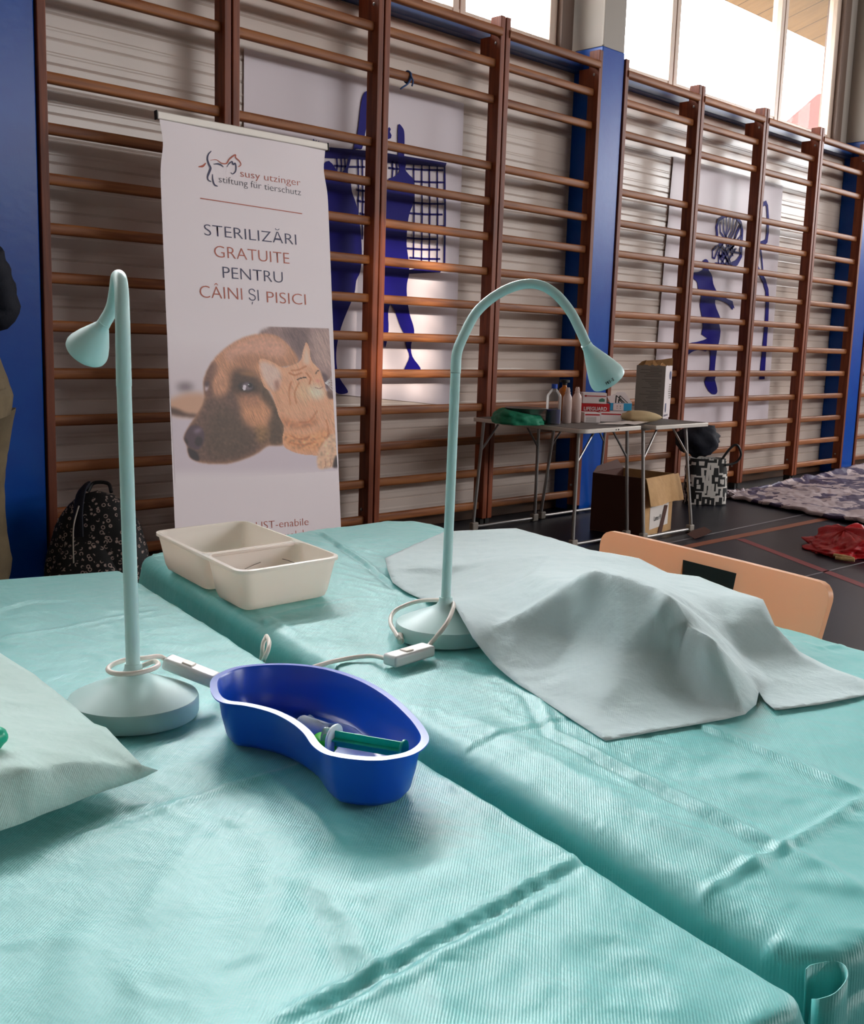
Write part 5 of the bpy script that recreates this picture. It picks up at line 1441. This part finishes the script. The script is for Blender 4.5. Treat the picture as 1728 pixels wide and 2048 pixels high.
# boxes
def box_thing(name, label, cat, pxa, pxb, y, h_px, base_px, depth, m, yaw=0.0, group=None):
    """near lower edge between two columns; base_px = row of that lower edge (gives the height it stands at)"""
    xa = ony(pxa, 835, y); xb = ony(pxb, 835, y+0.0)
    k = pxm(placed((pxa+pxb)/2, y))
    ex = vr*math.cos(yaw)+view*math.sin(yaw); ey = np.cross((0, 0, 1.0), ex); ey = ey if ey@view > 0 else -ey
    w = (pxb-pxa)*k/max(0.4, abs(ex@vr)); h = h_px*k
    c0 = placed((pxa+pxb)/2, y); c0[2] = max(ZI, CAM[2]-0) if False else base_px
    t = thing(name, label, cat, c0, group)
    b = MB(); b.box(c0+ey*depth/2+np.array((0, 0, h/2)), (w, depth, h), (ex, ey, (0, 0, 1))); bd = b.build('box_body', m, t, smooth=False, bevel=0.0015)
    return t, c0, ex, ey, w, h
def facep(b, c0, ex, ey, u0, v0, u1, v1, w, h, lift=0.0012):
    n = -ey*lift
    b.add([c0+ex*(u-.5)*w+np.array((0, 0, v*h))+n for u, v in ((u0, v0), (u1, v0), (u1, v1), (u0, v1))], [(0, 1, 2, 3)])
# two flat boxes in front
t, c0, ex, ey, w, h = box_thing('carton', 'flat greyish white carton with red stripe, left of the pair below the red glove box', 'box', 1168, 1201, -0.68, 20, ZI, 0.10, M['white_card'], 0.15)
b = MB(); facep(b, c0, ex, ey, .05, .72, .95, .86, w, h); b.build('stripe', M['red'], t, smooth=False)
b = MB()
for i in range(5): facep(b, c0, ex, ey, .1+.0*i, .1+i*.1, .75, .14+i*.1, w, h)
b.build('small_print', M['grey_card'], t, smooth=False)
t, c0, ex, ey, w, h = box_thing('carton', 'flat carton with red top edge between the beige bag and the smaller carton', 'box', 1201, 1243, -0.69, 18, ZI, 0.10, M['white_card'], 0.0)
b = MB(); facep(b, c0, ex, ey, .03, .78, .97, .92, w, h); b.build('stripe', M['red'], t, smooth=False)
# red glove box behind, white one on top of it
t, c0, ex, ey, w, h = box_thing('glove_box', 'red glove box lettered LIFEGUARD, standing behind the flat cartons', 'box', 1162, 1218, -0.56, 33, ZI, 0.11, M['red'], 0.0)
hr = h
text('lettering', 'LIFEGUARD', c0+ex*(-.42*w)+np.array((0, 0, h*.58))-ey*.001, c0+ex*(.40*w)+np.array((0, 0, h*.60))-ey*.001, (0, 0, 1), h*0.22, M['white_card'], t, 0.001, 0.02)
b = MB(); facep(b, c0, ex, ey, 0.0, .40, .99, .47, w, h); b.build('stripe', M['white_card'], t, smooth=False)
t, c0, ex, ey, w, h = box_thing('glove_box', 'white glove box with red stripe and green mark, lying on the red LIFEGUARD box', 'box', 1163.5, 1211, -0.555, 21, ZI+hr+.0006, 0.10, M['white_card'], 0.0)
b = MB(); facep(b, c0, ex, ey, .06, .66, .97, .74, w, h)
b.lathe([(0.0042, 0), (0.006, 0)], c0+ex*(-.38*w)+np.array((0, 0, .7*h))-ey*.0015, 16, ey); b.build('stripe', M['red'], t, smooth=False)
b = MB()
b.flat([c0+ex*((u-.5)*w)+np.array((0, 0, v*h))-ey*.0014 for u, v in ((.70, .18), (.92, .18), (.93, .42), (.82, .52), (.72, .44), (.68, .3))]); b.build('leaf_mark', M['green_ink'], t, smooth=False)
# mask box: white lid sloped up with zigzag peaks, cyan front
t, c0, ex, ey, w, h = box_thing('mask_box', 'blue and white box with black peaks on its open lid, beside the red box', 'box', 1219, 1262, -0.60, 15, ZI+18*pxm(placed(1240, -.6)), 0.11, M['cyan'], 0.0)
b = MB(); b.box(c0+ey*.055-np.array((0, 0, 9.3*pxm(c0))), (w*.96, 0.10, 17.6*pxm(c0)), (ex, ey, (0, 0, 1))); b.build('box_below', M['white_card'], t, smooth=False, bevel=.001)
b = MB(); facep(b, c0, ex, ey, .14, .0, .62, .95, w, h); b.build('label_panel', M['white_card'], t, smooth=False)
b = MB()
for u in (.3, .45): facep(b, c0, ex, ey, u, .52, u+.04, .66, w, h, .0016); facep(b, c0, ex, ey, u-.01, .3, u+.05, .36, w, h, .0016)
b.build('panel_marks', M['grey_ink2'], t, smooth=False)
lid = [(0.0, 1.0), (1.02, 1.02), (1.0, 1.1), (.68, 2.3), (.30, 2.35), (.26, 2.25), (.12, 2.05), (.08, 1.9), (-.14, 1.8)]
lid = [(-.02, .98), (1.0, 1.0), (1.0, 1.14), (.66, 2.48), (.30, 2.46), (.22, 2.2), (.10, 2.15), (.05, 1.98), (-.16, 1.86)]
def lp(u, v, lf=0.0): return c0+ex*((u-.5)*w)+np.array((0, 0, h*(1+(v-1)*0.98)))+ey*((v-1)*h*0.25)-ey*lf
b = MB(); b.flat([lp(*q) for q in lid]); b.build('lid', M['white_card'], t, smooth=False, solid=0.001)
b = MB()
def zz(pts, wd):
    n = len(pts); P = [lp(*q, .0016) for q in pts]; L, R = [], []
    for i in range(n):
        L.append(P[i]+ex*wd*w/2); R.append(P[i]-ex*wd*w/2)
    b.add(L+R, [(i, i+1, n+i+1, n+i) for i in range(n-1)])
zz([(.24, 1.0), (.27, 2.02), (.44, 1.55), (.42, 1.72), (.44, 1.98)], .05); zz([(.27, 2.02), (.62, 1.02)], .045); zz([(.38, 1.0), (.39, 1.52), (.55, 1.0)], .05); zz([(.44, 2.0), (.80, 1.05)], .05); zz([(.44, 1.55), (.50, 1.62), (.48, 1.5), (.68, 1.05)], .04)
b.build('peaks_print', M['black'], t, smooth=False)
# tall torn-open carton
yb = -0.60
pL, pM, pR = ony(1273, 838, yb+.02), ony(1325, 841, yb-.03), ony(1351, 838, yb+.16)
pM = placed(1325, -0.66); pL = placed(1272, -0.50); pR = placed(1351, -0.60)
k = pxm(pM); hb_ = 106*k
eL = pL-pM; eR = pR-pM
eL[2] = eR[2] = 0
eL = eL/np.linalg.norm(eL); 
# square the corner: the narrow face turns right-away from the broad face
wL = 53*k/abs(eL@vr); eR = np.cross((0, 0, 1.0), eL); eR = eR if eR@vr > 0 else -eR
wR = 26*k/abs(eR@vr)
if (eR@view) < -0.05: eR = eR
tall = thing('carton', 'tall torn-open carton with grey text side and white side, right end of the folding table', 'box', pM)
b = MB(); q = [pM, pM+eL*wL, pM+eL*wL+eR*wR, pM+eR*wR]
for i in range(4):
    a, c = q[i], q[(i+1) % 4]; b.cm = 0 if i in (0, 2) else 1
    m_ = 14; hts = [hb_*(0.985+0.02*fbm((i*3+j*0.7, 1, 2))) for j in range(m_+1)]
    v = [a+(c-a)*j/m_ for j in range(m_+1)]; vv = [v[j]+up*hts[j] for j in range(m_+1)]
    b.add(v+vv, [(j, j+1, m_+2+j, m_+1+j) for j in range(m_)])
b.cm = 0; b.add(q, [(0, 1, 2, 3)])
b.build('box_body', [M['grey_card'], M['white_card']], tall, smooth=False, solid=0.003, recalc=False)
b = MB()
for j, (u, v, hh, dx, dy) in enumerate([(0.02, 1.0, .035, -.05, -.02), (.3, 1.0, .03, .02, .03), (.55, 1.0, .035, .02, .05), (.8, 1.0, .02, -.01, .06)]):
    a = pM+eL*wL*(1-u)+up*hb_*.98; c = pM+eL*wL*(1-u-.22)+up*hb_*.98; m2 = (a+c)/2+up*hh+eL*dx*.6-view*0.01+view*dy
    b.add([a, c, m2, a*.5+m2*.5+up*.008], [(0, 1, 2), (0, 2, 3)])
a = pM+eR*wR+up*hb_*.97; c = pM+eR*wR+eL*wL+up*hb_*.97; b.add([a, c, c+up*.03+view*.02, a+up*.04+view*.02+eL*.08, a+up*.055+view*.0], [(0, 1, 2, 3, 4)])
b.build('torn_flap', M['card_in'], tall, smooth=False, solid=0.002)
def facequad(b, o, e, u0, v0, u1, v1, w_, h_, nrm): b.add([o+e*u*w_+up*v*h_+nrm*.0022 for u, v in ((u0, v0), (u1, v0), (u1, v1), (u0, v1))], [(0, 1, 2, 3)])
nL = -eR; nR = -eL
b = MB(); rs_ = np.random.RandomState(5)
for r_ in range(26):
    v = .93-r_*.031
    if r_ in (6, 13, 19): continue
    l = rs_.uniform(.3, .8); s0 = 0.1
    facequad(b, pM, eL, .12+(0.0 if r_ % 3 else .1), v, .12+l, v+.010, wL, hb_, nL)
b.build('small_print', M['grey_ink2'], tall, smooth=False)
def oval(b, cu, cv, ru, rv, cut=None):
    pts = [pM+eR*wR*(cu+ru*math.cos(a))+up*hb_*(cv+rv*math.sin(a))+nR*.0022 for a in np.linspace(0, 2*PI, 25)[:-1]]; b.flat(pts)
b = MB(); oval(b, .76, .80, .18, .085); facequad(b, pM, eR, .2, .14, .38, .28, wR, hb_, nR); oval(b, .29, .15, .09, .05); b.build('blue_marks', mat('slate_ink', '4c5275', .5), tall, smooth=False)
b = MB()
for i in range(7): facequad(b, pM, eR, .56+.03*abs(3-i), .36+i*.042, .96-.02*abs(3-i), .36+i*.042+.026, wR, hb_, nR)
b.build('grey_marks', M['grey_card'], tall, smooth=False)
b = MB()
for i, c_ in enumerate(range(6)): oval(b, .12+i*.11, .05, .035, .022)
b.build('round_marks', M['ink_navy'], tall, smooth=False)

# green cloth bundle holding a steel bowl
gc = placed(1038, -0.52); k = pxm(gc)
b = MB(); nu_, nv_ = 44, 22; P = np.zeros((nu_, nv_, 3))
for i in range(nu_):
    for j in range(nv_):
        th = 2*PI*i/nu_; ph_ = (j/(nv_-1))*PI/2*1.0
        rr_ = math.cos(ph_)**0.55; z = math.sin(ph_)**0.8
        d = np.array((math.cos(th), math.sin(th), z))
        wob = 1+0.10*fbm((math.cos(th)*2, math.sin(th)*2, z*3))+0.04*math.sin(th*13+z*4)
        dip = 0.75 if ph_ > 1.15 else 1
        P[i, j] = gc+vr*math.cos(th)*rr_*52*k*wob+view*math.sin(th)*rr_*0.17*wob+np.array((0, 0, max(0.0005, z*26*k*dip*(1-0.25*math.cos(th))*(0.9+0.1*wob))))
b.grid(P, closed_u=True); single(b, 'cloth_bundle', M['green_cloth'], 'dark green cloth bundle at the left end of the folding table', 'cloth', ang=0)
b = MB(); bc = gc+np.array((0, 0, 27*k))+vr*12*k
b.lathe([(0.03, -0.03), (0.09, -0.02), (0.115, 0.010), (0.120, 0.012), (0.118, 0.013), (0.110, 0.010), (0.085, -0.012), (0, -0.018)], bc, 40)
single(b, 'steel_bowl', M['chrome'], 'shallow shiny steel bowl resting in the green cloth bundle', 'bowl')
# papers
b = MB(); P = np.zeros((16, 8, 3))
for i in range(16):
    for j in range(8):
        u, v = i/15, j/7
        p = (1-u)*((1-v)*np.array((3.03, -0.80, 0))+v*np.array((3.20, -0.745, 0)))+u*((1-v)*np.array((3.22, -0.93, 0))+v*np.array((3.50, -0.86, 0)))
        P[i, j] = (p[0], p[1], ZI+0.004+0.010*max(0, fbm((u*3, v*3, 7)))+0.006*u*v)
b.grid(P); single(b, 'paper_sheets', M['paper'], 'loose white paper lying at the near edge of the folding table', 'paper', ang=0)
# beige cloth pouch
pc = placed(1280, -0.80); k = pxm(pc)
b = MB(); nu_, nv_ = 36, 18; P = np.zeros((nu_, nv_, 3))
for i in range(nu_):
    for j in range(nv_):
        th = 2*PI*i/nu_; t_ = j/(nv_-1)*2-1      # along its length
        prof = (1-abs(t_)**2.6)**0.55 if t_ < 0 else (1-abs(t_)**1.7)**0.7
        if t_ < -0.55: prof = max(prof*0.75, 0.0)
        a = 45*k*t_
        P[i, j] = pc+vr*a+view*math.cos(th)*0.07*prof*(1+.06*fbm((t_*3, th, 1)))+np.array((0, 0, max(0.0005, 11.5*k+math.sin(th)*12.5*k*prof)))
b.grid(P, closed_u=True); single(b, 'cloth_pouch', M['beige'], 'plump beige cloth pouch lying in front of the tall carton', 'pouch', ang=0)

# ------------------------------------------------------------------ carton under the table
f0 = np.array((3.405, -0.90, 0.0)); eR_ = np.array((0.40, 0.055, 0)); eB_ = np.array((-0.035, 0.36, 0)); hB = 0.36
bx = thing('cardboard_box', 'open brown cardboard box with hanging flap and white label under the folding table', 'box', (*f0[:2], 0.001))
eR1, eB1 = eR_/np.linalg.norm(eR_), eB_/np.linalg.norm(eB_)
q = [f0, f0+eR_, f0+eR_+eB_, f0+eB_]; q = [p+np.array((0, 0, .002)) for p in q]
b = MB()
for i in range(4):
    a, c = q[i], q[(i+1) % 4]; b.cm = 1 if i in (3, 2) else 0
    b.add([a, c, c+up*hB, a+up*hB], [(0, 1, 2, 3)])
b.cm = 0; b.add(q, [(0, 1, 2, 3)])
b.build('box_body', [M['card_in'], M['card_out']], bx, smooth=False, solid=0.005, recalc=False)
n_f = -eB1
b = MB(); m_ = 10; P = np.zeros((m_+1, 5, 3))
for i in range(m_+1):
    for j in range(5):
        P[i, j] = q[0]+eR_*(i/m_*1.12-.02)+up*(hB-0.165*j/4-.002*(i % 2))+n_f*(0.010+0.055*(j/4)**0.8*(0.75+0.25*math.sin(i*.7)))
b.grid(P); b.build('flap', M['card_in'], bx, smooth=False, solid=0.005)
b = MB(); b.add([q[3]+up*hB, q[2]+up*hB, q[2]+up*(hB+.05)+eB1*.05, q[3]+eR1*.1+up*(hB+.03)+eB1*.03], [(0, 1, 2, 3)]); 
b.build('flap', M['card_out'], bx, smooth=False, solid=0.005)
b = MB(); b.add([q[0]+eR_*u+up*v+n_f*.004 for u, v in ((.22, .035), (.86, .045), (.86, .185), (.22, .175))], [(0, 1, 2, 3)]); lb_ = b.build('paper_label', M['paper'], bx, smooth=False)
text('lettering', 'Latex Pl', q[0]+eR_*.36+up*.085+n_f*.005, q[0]+eR_*.60+up*.090+n_f*.005, up, .030, M['black'], bx, 0.0012, 0.012)
b = MB(); b.add([q[0]+eR_*u+up*v+n_f*.0065 for u, v in ((.52, .0), (.66, .0), (.82, .165), (.70, .17))], [(0, 1, 2, 3)]); b.build('tape', M['card_out'], bx, smooth=False)
b = MB(); P = np.zeros((10, 8, 3))
for i in range(10):
    for j in range(8): P[i, j] = q[0]+eR_*(.08+.84*i/9)+eB_*(.08+.84*j/7)+up*(hB*.80+.05*fbm((i*.4, j*.4, 3)))
b.grid(P); single(b, 'packing_bags', M['frosted'], 'pale plastic packing inside the cardboard box', 'packing', ang=0)
b = MB(); 
for i in range(3):
    p_ = np.array((3.70+.06*i, -1.10+.02*i, .016)); b.add([p_+(-.07, -.03, -.012), p_+(.06, -.04, .004), p_+(.08, .03, .02), p_+(-.05, .04, .006)], [(0, 1, 2, 3)])
single(b, 'card_scrap', M['card_out'], 'crumpled brown card scrap on the lower rail of the folding table', 'scrap', smooth=False, solid=0.003)

# ------------------------------------------------------------------ tote bag with dark jacket
tb = np.array((5.04, -0.34, 0.0)); tote = thing('tote_bag', 'black tote bag with white maze print on the floor right of the cardboard box', 'bag', tb)
b = MB(); nu_, nv_ = 40, 12; P = np.zeros((nu_, nv_, 3))
for i in range(nu_):
    for j in range(nv_):
        th = 2*PI*i/nu_; v = j/(nv_-1); r = 1-0.12*v+0.06*math.sin(v*PI)
        c_, s_ = math.cos(th), math.sin(th); sq_ = lambda a: math.copysign(abs(a)**0.6, a)
        P[i, j] = tb+vr*sq_(c_)*0.155*r+view*sq_(s_)*0.10*r+up*(0.002+0.34*v)+vr*0.012*fbm((th, v*3, 1))
b.grid(P, closed_u=True); b.add(list(P[:, 0]), [tuple(range(nu_))]); b.build('bag_body', M['maze'], tote, ang=0)
b = MB(); b.tube(smooth_path([tb+vr*.09+up*.33+view*-.06, tb+vr*.15+up*.42-view*.06, tb+vr*.20+up*.45-view*.06, tb+vr*.235+up*.38-view*.06, tb+vr*.20+up*.32-view*.06, tb+vr*.12+up*.30-view*.08], 8), 0.009, 10); b.build('handle', M['black'], tote)
b = MB(); jc = tb+up*.475-vr*.07; nu_, nv_ = 34, 20; P = np.zeros((nu_, nv_, 3))
for i in range(nu_):
    for j in range(nv_):
        th, ph_ = 2*PI*i/nu_, PI*j/(nv_-1); d = np.array((math.sin(ph_)*math.cos(th), math.sin(ph_)*math.sin(th), math.cos(ph_)))
        P[i, j] = jc+(vr*d[0]*.16+view*d[1]*.12+up*d[2]*.115)*(1+.24*fbm(d*1.8)+.08*fbm(d*5))
b.grid(P, closed_u=True); single(b, 'jacket', M['jacket'], 'bunched black jacket stuffed on top of the maze print tote bag', 'jacket', ang=0)

# ------------------------------------------------------------------ blanket, red cloth and peg on the floor
bq = [np.array((5.36, -0.30, 0)), np.array((8.6, -0.02, 0)), np.array((8.6, -2.2, 0)), np.array((4.55, -1.62, 0))]
bq = [onz(1447, 996), np.array((8.4, -0.12, 0)), np.array((7.2, -2.3, 0)), onz(1760, 1060)]
b = MB(); nu_, nv_ = 120, 60; P = np.zeros((nu_, nv_, 3))
for i in range(nu_):
    for j in range(nv_):
        u, v = i/(nu_-1), j/(nv_-1)
        # one side follows the wall, the other the near edge
        p = (1-u)*((1-v)*bq[0]+v*bq[0])+u*((1-v)*bq[1]+v*bq[2])
        near = bq[0]+(bq[3]-bq[0])*min(1.0, u*1.0) if True else p
        e = bq[0]*(1-u)+(bq[3]*0.999)*u
        p = (1-v)*(bq[0]*(1-u)+bq[1]*u)+v*e
        w_ = 0.022*abs(fbm((p[0]*2.4, p[1]*2.4, 1)))+0.016*abs(fbm((p[0]*7, p[1]*7, 4)))+0.05*math.exp(-(v/0.05)**2)*u
        P[i, j] = (p[0]+.02*fbm((u*9, v*3, 8)), p[1]+.02*fbm((u*9, v*9, 5)), 0.028+w_)
b.grid(P); bl = single(b, 'blanket', M['blanket'], 'purple and white quilt spread on the floor at the right picture edge', 'blanket', ang=0)
sm = bl.modifiers.new('thick', 'SOLIDIFY'); sm.thickness = 0.024; sm.offset = -1
rc_ = (onz(1650, 1105)+onz(1740, 1118))/2+np.array((0.12, 0.08, 0))
b = MB(); nu_, nv_ = 70, 26; P = np.zeros((nu_, nv_, 3)); kk = pxm(rc_)
for i in range(nu_):
    for j in range(nv_):
        th = 2*PI*i/nu_; ph_ = (j/(nv_-1))*PI/2; rr_ = math.cos(ph_)**0.6; z = math.sin(ph_)
        wob = 1+.30*fbm((math.cos(th)*1.6, math.sin(th)*1.6, z*2.0))+.12*fbm((math.cos(th)*5, math.sin(th)*5, z*5))
        P[i, j] = rc_+vr*math.cos(th)*rr_*66*kk*wob+view*math.sin(th)*rr_*.26*wob+up*max(.0015, z*(30+20*(math.cos(th)*rr_+.5))*kk*wob)
b.grid(P, closed_u=True); single(b, 'red_cloth', M['red_cloth'], 'crumpled red cloth heap on the floor at the right picture edge', 'cloth', ang=0)
pa, pb2 = onz(1667, 1112, .02), onz(1708, 1118, .02); d_ = pb2-pa
b = MB(); b.tube([pa+up*.006, pa+d_*.6+up*.004, pb2+up*.0], [.010, .012, .010], 8); b.tube([pa-view*.03-up*.004, pa+d_*.5-view*.02-up*.006, pb2-view*.01-up*.006], [.009, .010, .009], 8)
single(b, 'wooden_peg', M['stick'], 'pale split wooden peg lying in front of the red cloth', 'peg')
# ------------------------------------------------------------------ backpack by the left column
bk = np.array((0.13, -0.36, 0.0)); pack = thing('backpack', 'black backpack with pale ring print standing on the floor under the left wall bars', 'backpack', bk)
kk = pxm(bk+up*.3)
pB = onz(150, 1160, 0.18)
def packpt(th, v, sx, sy, h, c):
    # rounded dome
    pr = (1-max(0, (v-0.25)/0.75)**2.4)**0.5
    c_, s_ = math.cos(th), math.sin(th); sq_ = lambda a: math.copysign(abs(a)**0.75, a)
    r = (0.94+.06*math.sin(v*5))*pr
    wob = 1+.05*fbm((c_*1.5+c[0], s_*1.5, v*3))
    return c+vr*sq_(c_)*sx*r*wob+view*sq_(s_)*sy*r*wob+up*(0.001+h*v)
P = np.array([[packpt(2*PI*i/48, j/25, 0.215, 0.13, 0.475, bk) for j in range(26)] for i in range(48)])
b = MB(); b.grid(P, closed_u=True); b.add(list(P[:, 0]), [tuple(range(48))]); b.build('pack_body', M['ring_black'], pack, ang=0)
fp = bk-view*.10-vr*.02
P = np.array([[packpt(2*PI*i/40, j/19, 0.155, 0.075, 0.29, fp) for j in range(20)] for i in range(40)])
b = MB(); b.grid(P, closed_u=True); b.build('front_pocket', M['ring_black'], pack, ang=0)
b = MB(); b.tube(smooth_path([bk-view*.13+up*.30+vr*-.04, bk-view*.115+up*.40+vr*-.045, bk-view*.06+up*.47+vr*-.05, bk+up*.49-vr*.05], 6), .036, 10, sq=.35); b.build('top_flap', M['jacket'], pack)
b = MB(); b.tube(smooth_path([bk+up*.465-vr*.05+view*.03, bk+up*.50-vr*.03+view*.05, bk+up*.50+vr*.03+view*.05, bk+up*.465+vr*.05+view*.03], 6), .008, 8); b.build('grab_loop', M['black'], pack)
b = MB(); b.tube(smooth_path([bk+vr*.17+up*.10, bk+vr*.24+up*.06-view*.05, bk+vr*.25+up*.03-view*.10, bk+vr*.20+up*.012-view*.14], 6), .014, 8, sq=.4); b.build('shoulder_strap', M['black'], pack)
b = MB(); b.tube(smooth_path([bk-view*.135+up*.43-vr*.035, bk-view*.17+up*.36-vr*.045, bk-view*.185+up*.29-vr*.045, bk-view*.185+up*.20-vr*.045], 5), .0035, 6); b.build('zipper', M['steel_grey'], pack)

# ------------------------------------------------------------------ person at the left picture edge, seen in profile
pp = dep(-58, 900, 4.22); pp = np.array((pp[0], pp[1], 0.0))
fw_ = -vr; lf = -view                    # facing picture-left; lf = side towards the camera
person = thing('person', 'person in dark jacket and khaki trousers, cut off by the left picture edge', 'person', pp)
def B_(f, l, z): return pp+fw_*f+lf*l+up*z
def skin_mesh(name, verts, edges, radii, m, sub=2):
    me = bpy.data.meshes.new(name); me.from_pydata([tuple(np.array(v)-ORG[person.name]) for v in verts], edges, [])
    me.materials.append(m)
    o = bpy.data.objects.new(name, me); COL.objects.link(o); o.parent = person; ORG[o.name] = ORG[person.name]
    s = o.modifiers.new('skin', 'SKIN'); s.use_smooth_shade = True
    for i, r in enumerate(radii): me.skin_vertices[0].data[i].radius = (r, r)
    me.skin_vertices[0].data[0].use_root = True
    q = o.modifiers.new('sub', 'SUBSURF'); q.levels = sub; q.render_levels = sub
    return o
EL = {1: (-.045, .22, 1.20), -1: (-.04, -.22, 1.20)}; WR = {1: (.15, .16, 1.27), -1: (.15, -.16, 1.24)}
V = [B_(0, 0, .97), B_(0, 0, 1.12), B_(0.0, 0, 1.30), B_(-.01, 0, 1.44), B_(0.0, 0, 1.53), B_(0.03, 0, 1.61), B_(0.035, 0, 1.71)]
E_ = [(i, i+1) for i in range(6)]; R_ = [.095, .085, .09, .08, .052, .085, .075]
for s in (-1, 1):
    n = len(V); V += [B_(-.01, s*.15, 1.42), B_(*EL[s]), B_(*WR[s]), B_(.22, s*.12, 1.30)]; E_ += [(3, n), (n, n+1), (n+1, n+2), (n+2, n+3)]; R_ += [.048, .040, .030, .028]
    for df, dl, dz, L_ in ((.02, .02, .030, .07), (.03, .01, .012, .078), (.03, -.003, -.008, .072), (.022, -.015, -.026, .06)):
        m_ = len(V); a = np.array((.22+df, s*(.12+dl), 1.30+dz)); d = np.array((.75, -s*.6, .25)); d /= np.linalg.norm(d)
        V += [B_(*a), B_(*(a+d*L_*.55)), B_(*(a+d*L_*.75+np.array((-.004, -s*.02, -.012))))]; E_ += [(n+3, m_), (m_, m_+1), (m_+1, m_+2)]; R_ += [.0105, .009, .0075]
    m_ = len(V); V += [B_(.20, s*.135, 1.335), B_(.225, s*.115, 1.365)]; E_ += [(n+2, m_), (m_, m_+1)]; R_ += [.012, .010]
    n = len(V); V += [B_(0, s*.09, .90), B_(.01, s*.10, .50), B_(-.015, s*.105, .10), B_(.03, s*.11, .050), B_(.11, s*.115, .036)]; E_ += [(0, n), (n, n+1), (n+1, n+2), (n+2, n+3), (n+3, n+4)]; R_ += [.075, .048, .034, .030, .024]
skin_mesh('body', V, E_, R_, M['skin'])
b = MB(); hc = B_(0.02, 0, 1.66); P = np.zeros((28, 16, 3))
for i in range(28):
    for j in range(16):
        th, ph_ = 2*PI*i/28, PI*j/15*.70; d = np.array((math.sin(ph_)*math.cos(th), math.sin(ph_)*math.sin(th), math.cos(ph_)))
        P[i, j] = hc-fw_*.02+(fw_*d[0]*.110+lf*d[1]*.095+up*d[2]*.130)*(1+.04*fbm(d*4))
b.grid(P, closed_u=True); b.build('hair', M['hair'], person, ang=0)
for s in (-1, 1):
    b = MB(); b.lathe([(.0, 0), (.010, .002), (.0, .004)], B_(.112, s*.032, 1.665), 12, fw_); b.build('eye', M['black'], person)
    b = MB(); b.lathe([(.0, 0), (.022, .002), (.026, .010), (.016, .014), (0, .012)], B_(.01, s*.082, 1.645), 14, lf*s, scale=(1, 1.3)); b.build('ear', M['skin'], person)
b = MB(); b.tube([B_(.108, 0, 1.67), B_(.132, 0, 1.635)], [.010, .015], 10); b.build('nose', M['skin'], person)
b = MB(); b.tube(smooth_path([B_(.108, -.024, 1.598), B_(.122, 0, 1.600), B_(.108, .024, 1.598)], 5), .006, 8); b.build('mouth', mat('lips', 'a8665a', .5), person)
def loft(b, rings, n=30, fold=0.0, sd=0.0):
    """rings: (f, l, z, half depth, half width)"""
    P = np.zeros((n, len(rings), 3))
    for j, (f, l, z, a, c) in enumerate(rings):
        for i in range(n):
            th = 2*PI*i/n; w = 1+fold*fbm((math.cos(th)*2+sd, math.sin(th)*2, z*9))
            P[i, j] = B_(f+a*math.cos(th)*w, l+c*math.sin(th)*w, z+fold*.15*math.sin(3*th+z*20))
    b.grid(P, closed_u=True); b.add(list(P[:, 0]), [tuple(range(n))]); b.add(list(P[:, -1]), [tuple(range(n))])
def loft_up(rings, k=5): return [tuple(p) for p in smooth_path([np.array(r) for r in rings], k)] if False else rings
def dense(rings, k=5):
    out = []
    R2 = [np.array(r, float) for r in rings]
    for i in range(len(R2)-1):
        for t in range(k):
            u = t/k; u2 = u*u*(3-2*u); out.append(tuple(R2[i]*(1-u2)+R2[i+1]*u2))
    out.append(tuple(R2[-1])); return out
b = MB(); loft(b, dense([(0, 0, 1.02, .095, .155), (.01, 0, 1.10, .092, .16), (.01, 0, 1.25, .105, .175), (-.005, 0, 1.38, .105, .185), (-.01, 0, 1.44, .08, .15), (0, 0, 1.49, .06, .075)]), 32, .05)
b.build('jacket', M['jacket'], person, ang=0)
for s in (-1, 1):
    b = MB(); e, w = np.array(EL[s]), np.array(WR[s])
    path = smooth_path([B_(-.01, s*.16, 1.43), B_(-.035, s*.215, 1.32), B_(*(e+(-.012, 0, 0))), B_(*((e+w)/2+(-.01, 0, -.02))), B_(*w)], 7)
    b.tube(path, [.072-.022*i/(len(path)-1)+.004*math.sin(i*1.7) for i in range(len(path))], 16); b.build('sleeve', M['jacket'], person, ang=0)
tr = MB()
loft(tr, dense([(-.012, 0, .80, .128, .175), (-.018, 0, .88, .140, .18), (-.012, 0, .95, .125, .17), (0, 0, 1.035, .105, .158)]), 34, .04)
for s in (-1, 1):
    loft(tr, dense([(-.005, s*.105, .13, .084, .082), (-.01, s*.105, .20, .090, .085), (.0, s*.105, .34, .082, .082), (.012, s*.10, .50, .088, .088), (.004, s*.095, .66, .105, .095), (-.012, s*.088, .82, .128, .10)], 6), 26, .07, s)
tr.build('trousers', M['trousers'], person, ang=0)
b = MB(); P = np.array([[B_(-.152+.006*math.cos(j*.7)-.006*i/5, .055+.10*(j/7-.5)+.02, .955-.045*i/5) for j in range(8)] for i in range(6)]); b.grid(P); b.build('pocket_flap', M['trousers'], person, ang=0, solid=.004)
for s in (-1, 1):
    b = MB(); P = np.zeros((24, 10, 3))
    for i in range(24):
        for j in range(10):
            th, v = 2*PI*i/24, j/9; r = (1-v**3)**.5
            P[i, j] = B_(.055, s*.112, 0)+fw_*math.cos(th)*.135*r+lf*math.sin(th)*.05*r+up*(.001+v*(.125 if math.cos(th) < 0 else .065))
    b.grid(P, closed_u=True); b.add(list(P[:, 0]), [tuple(range(24))]); b.build('shoe', M['black'], person, ang=0)
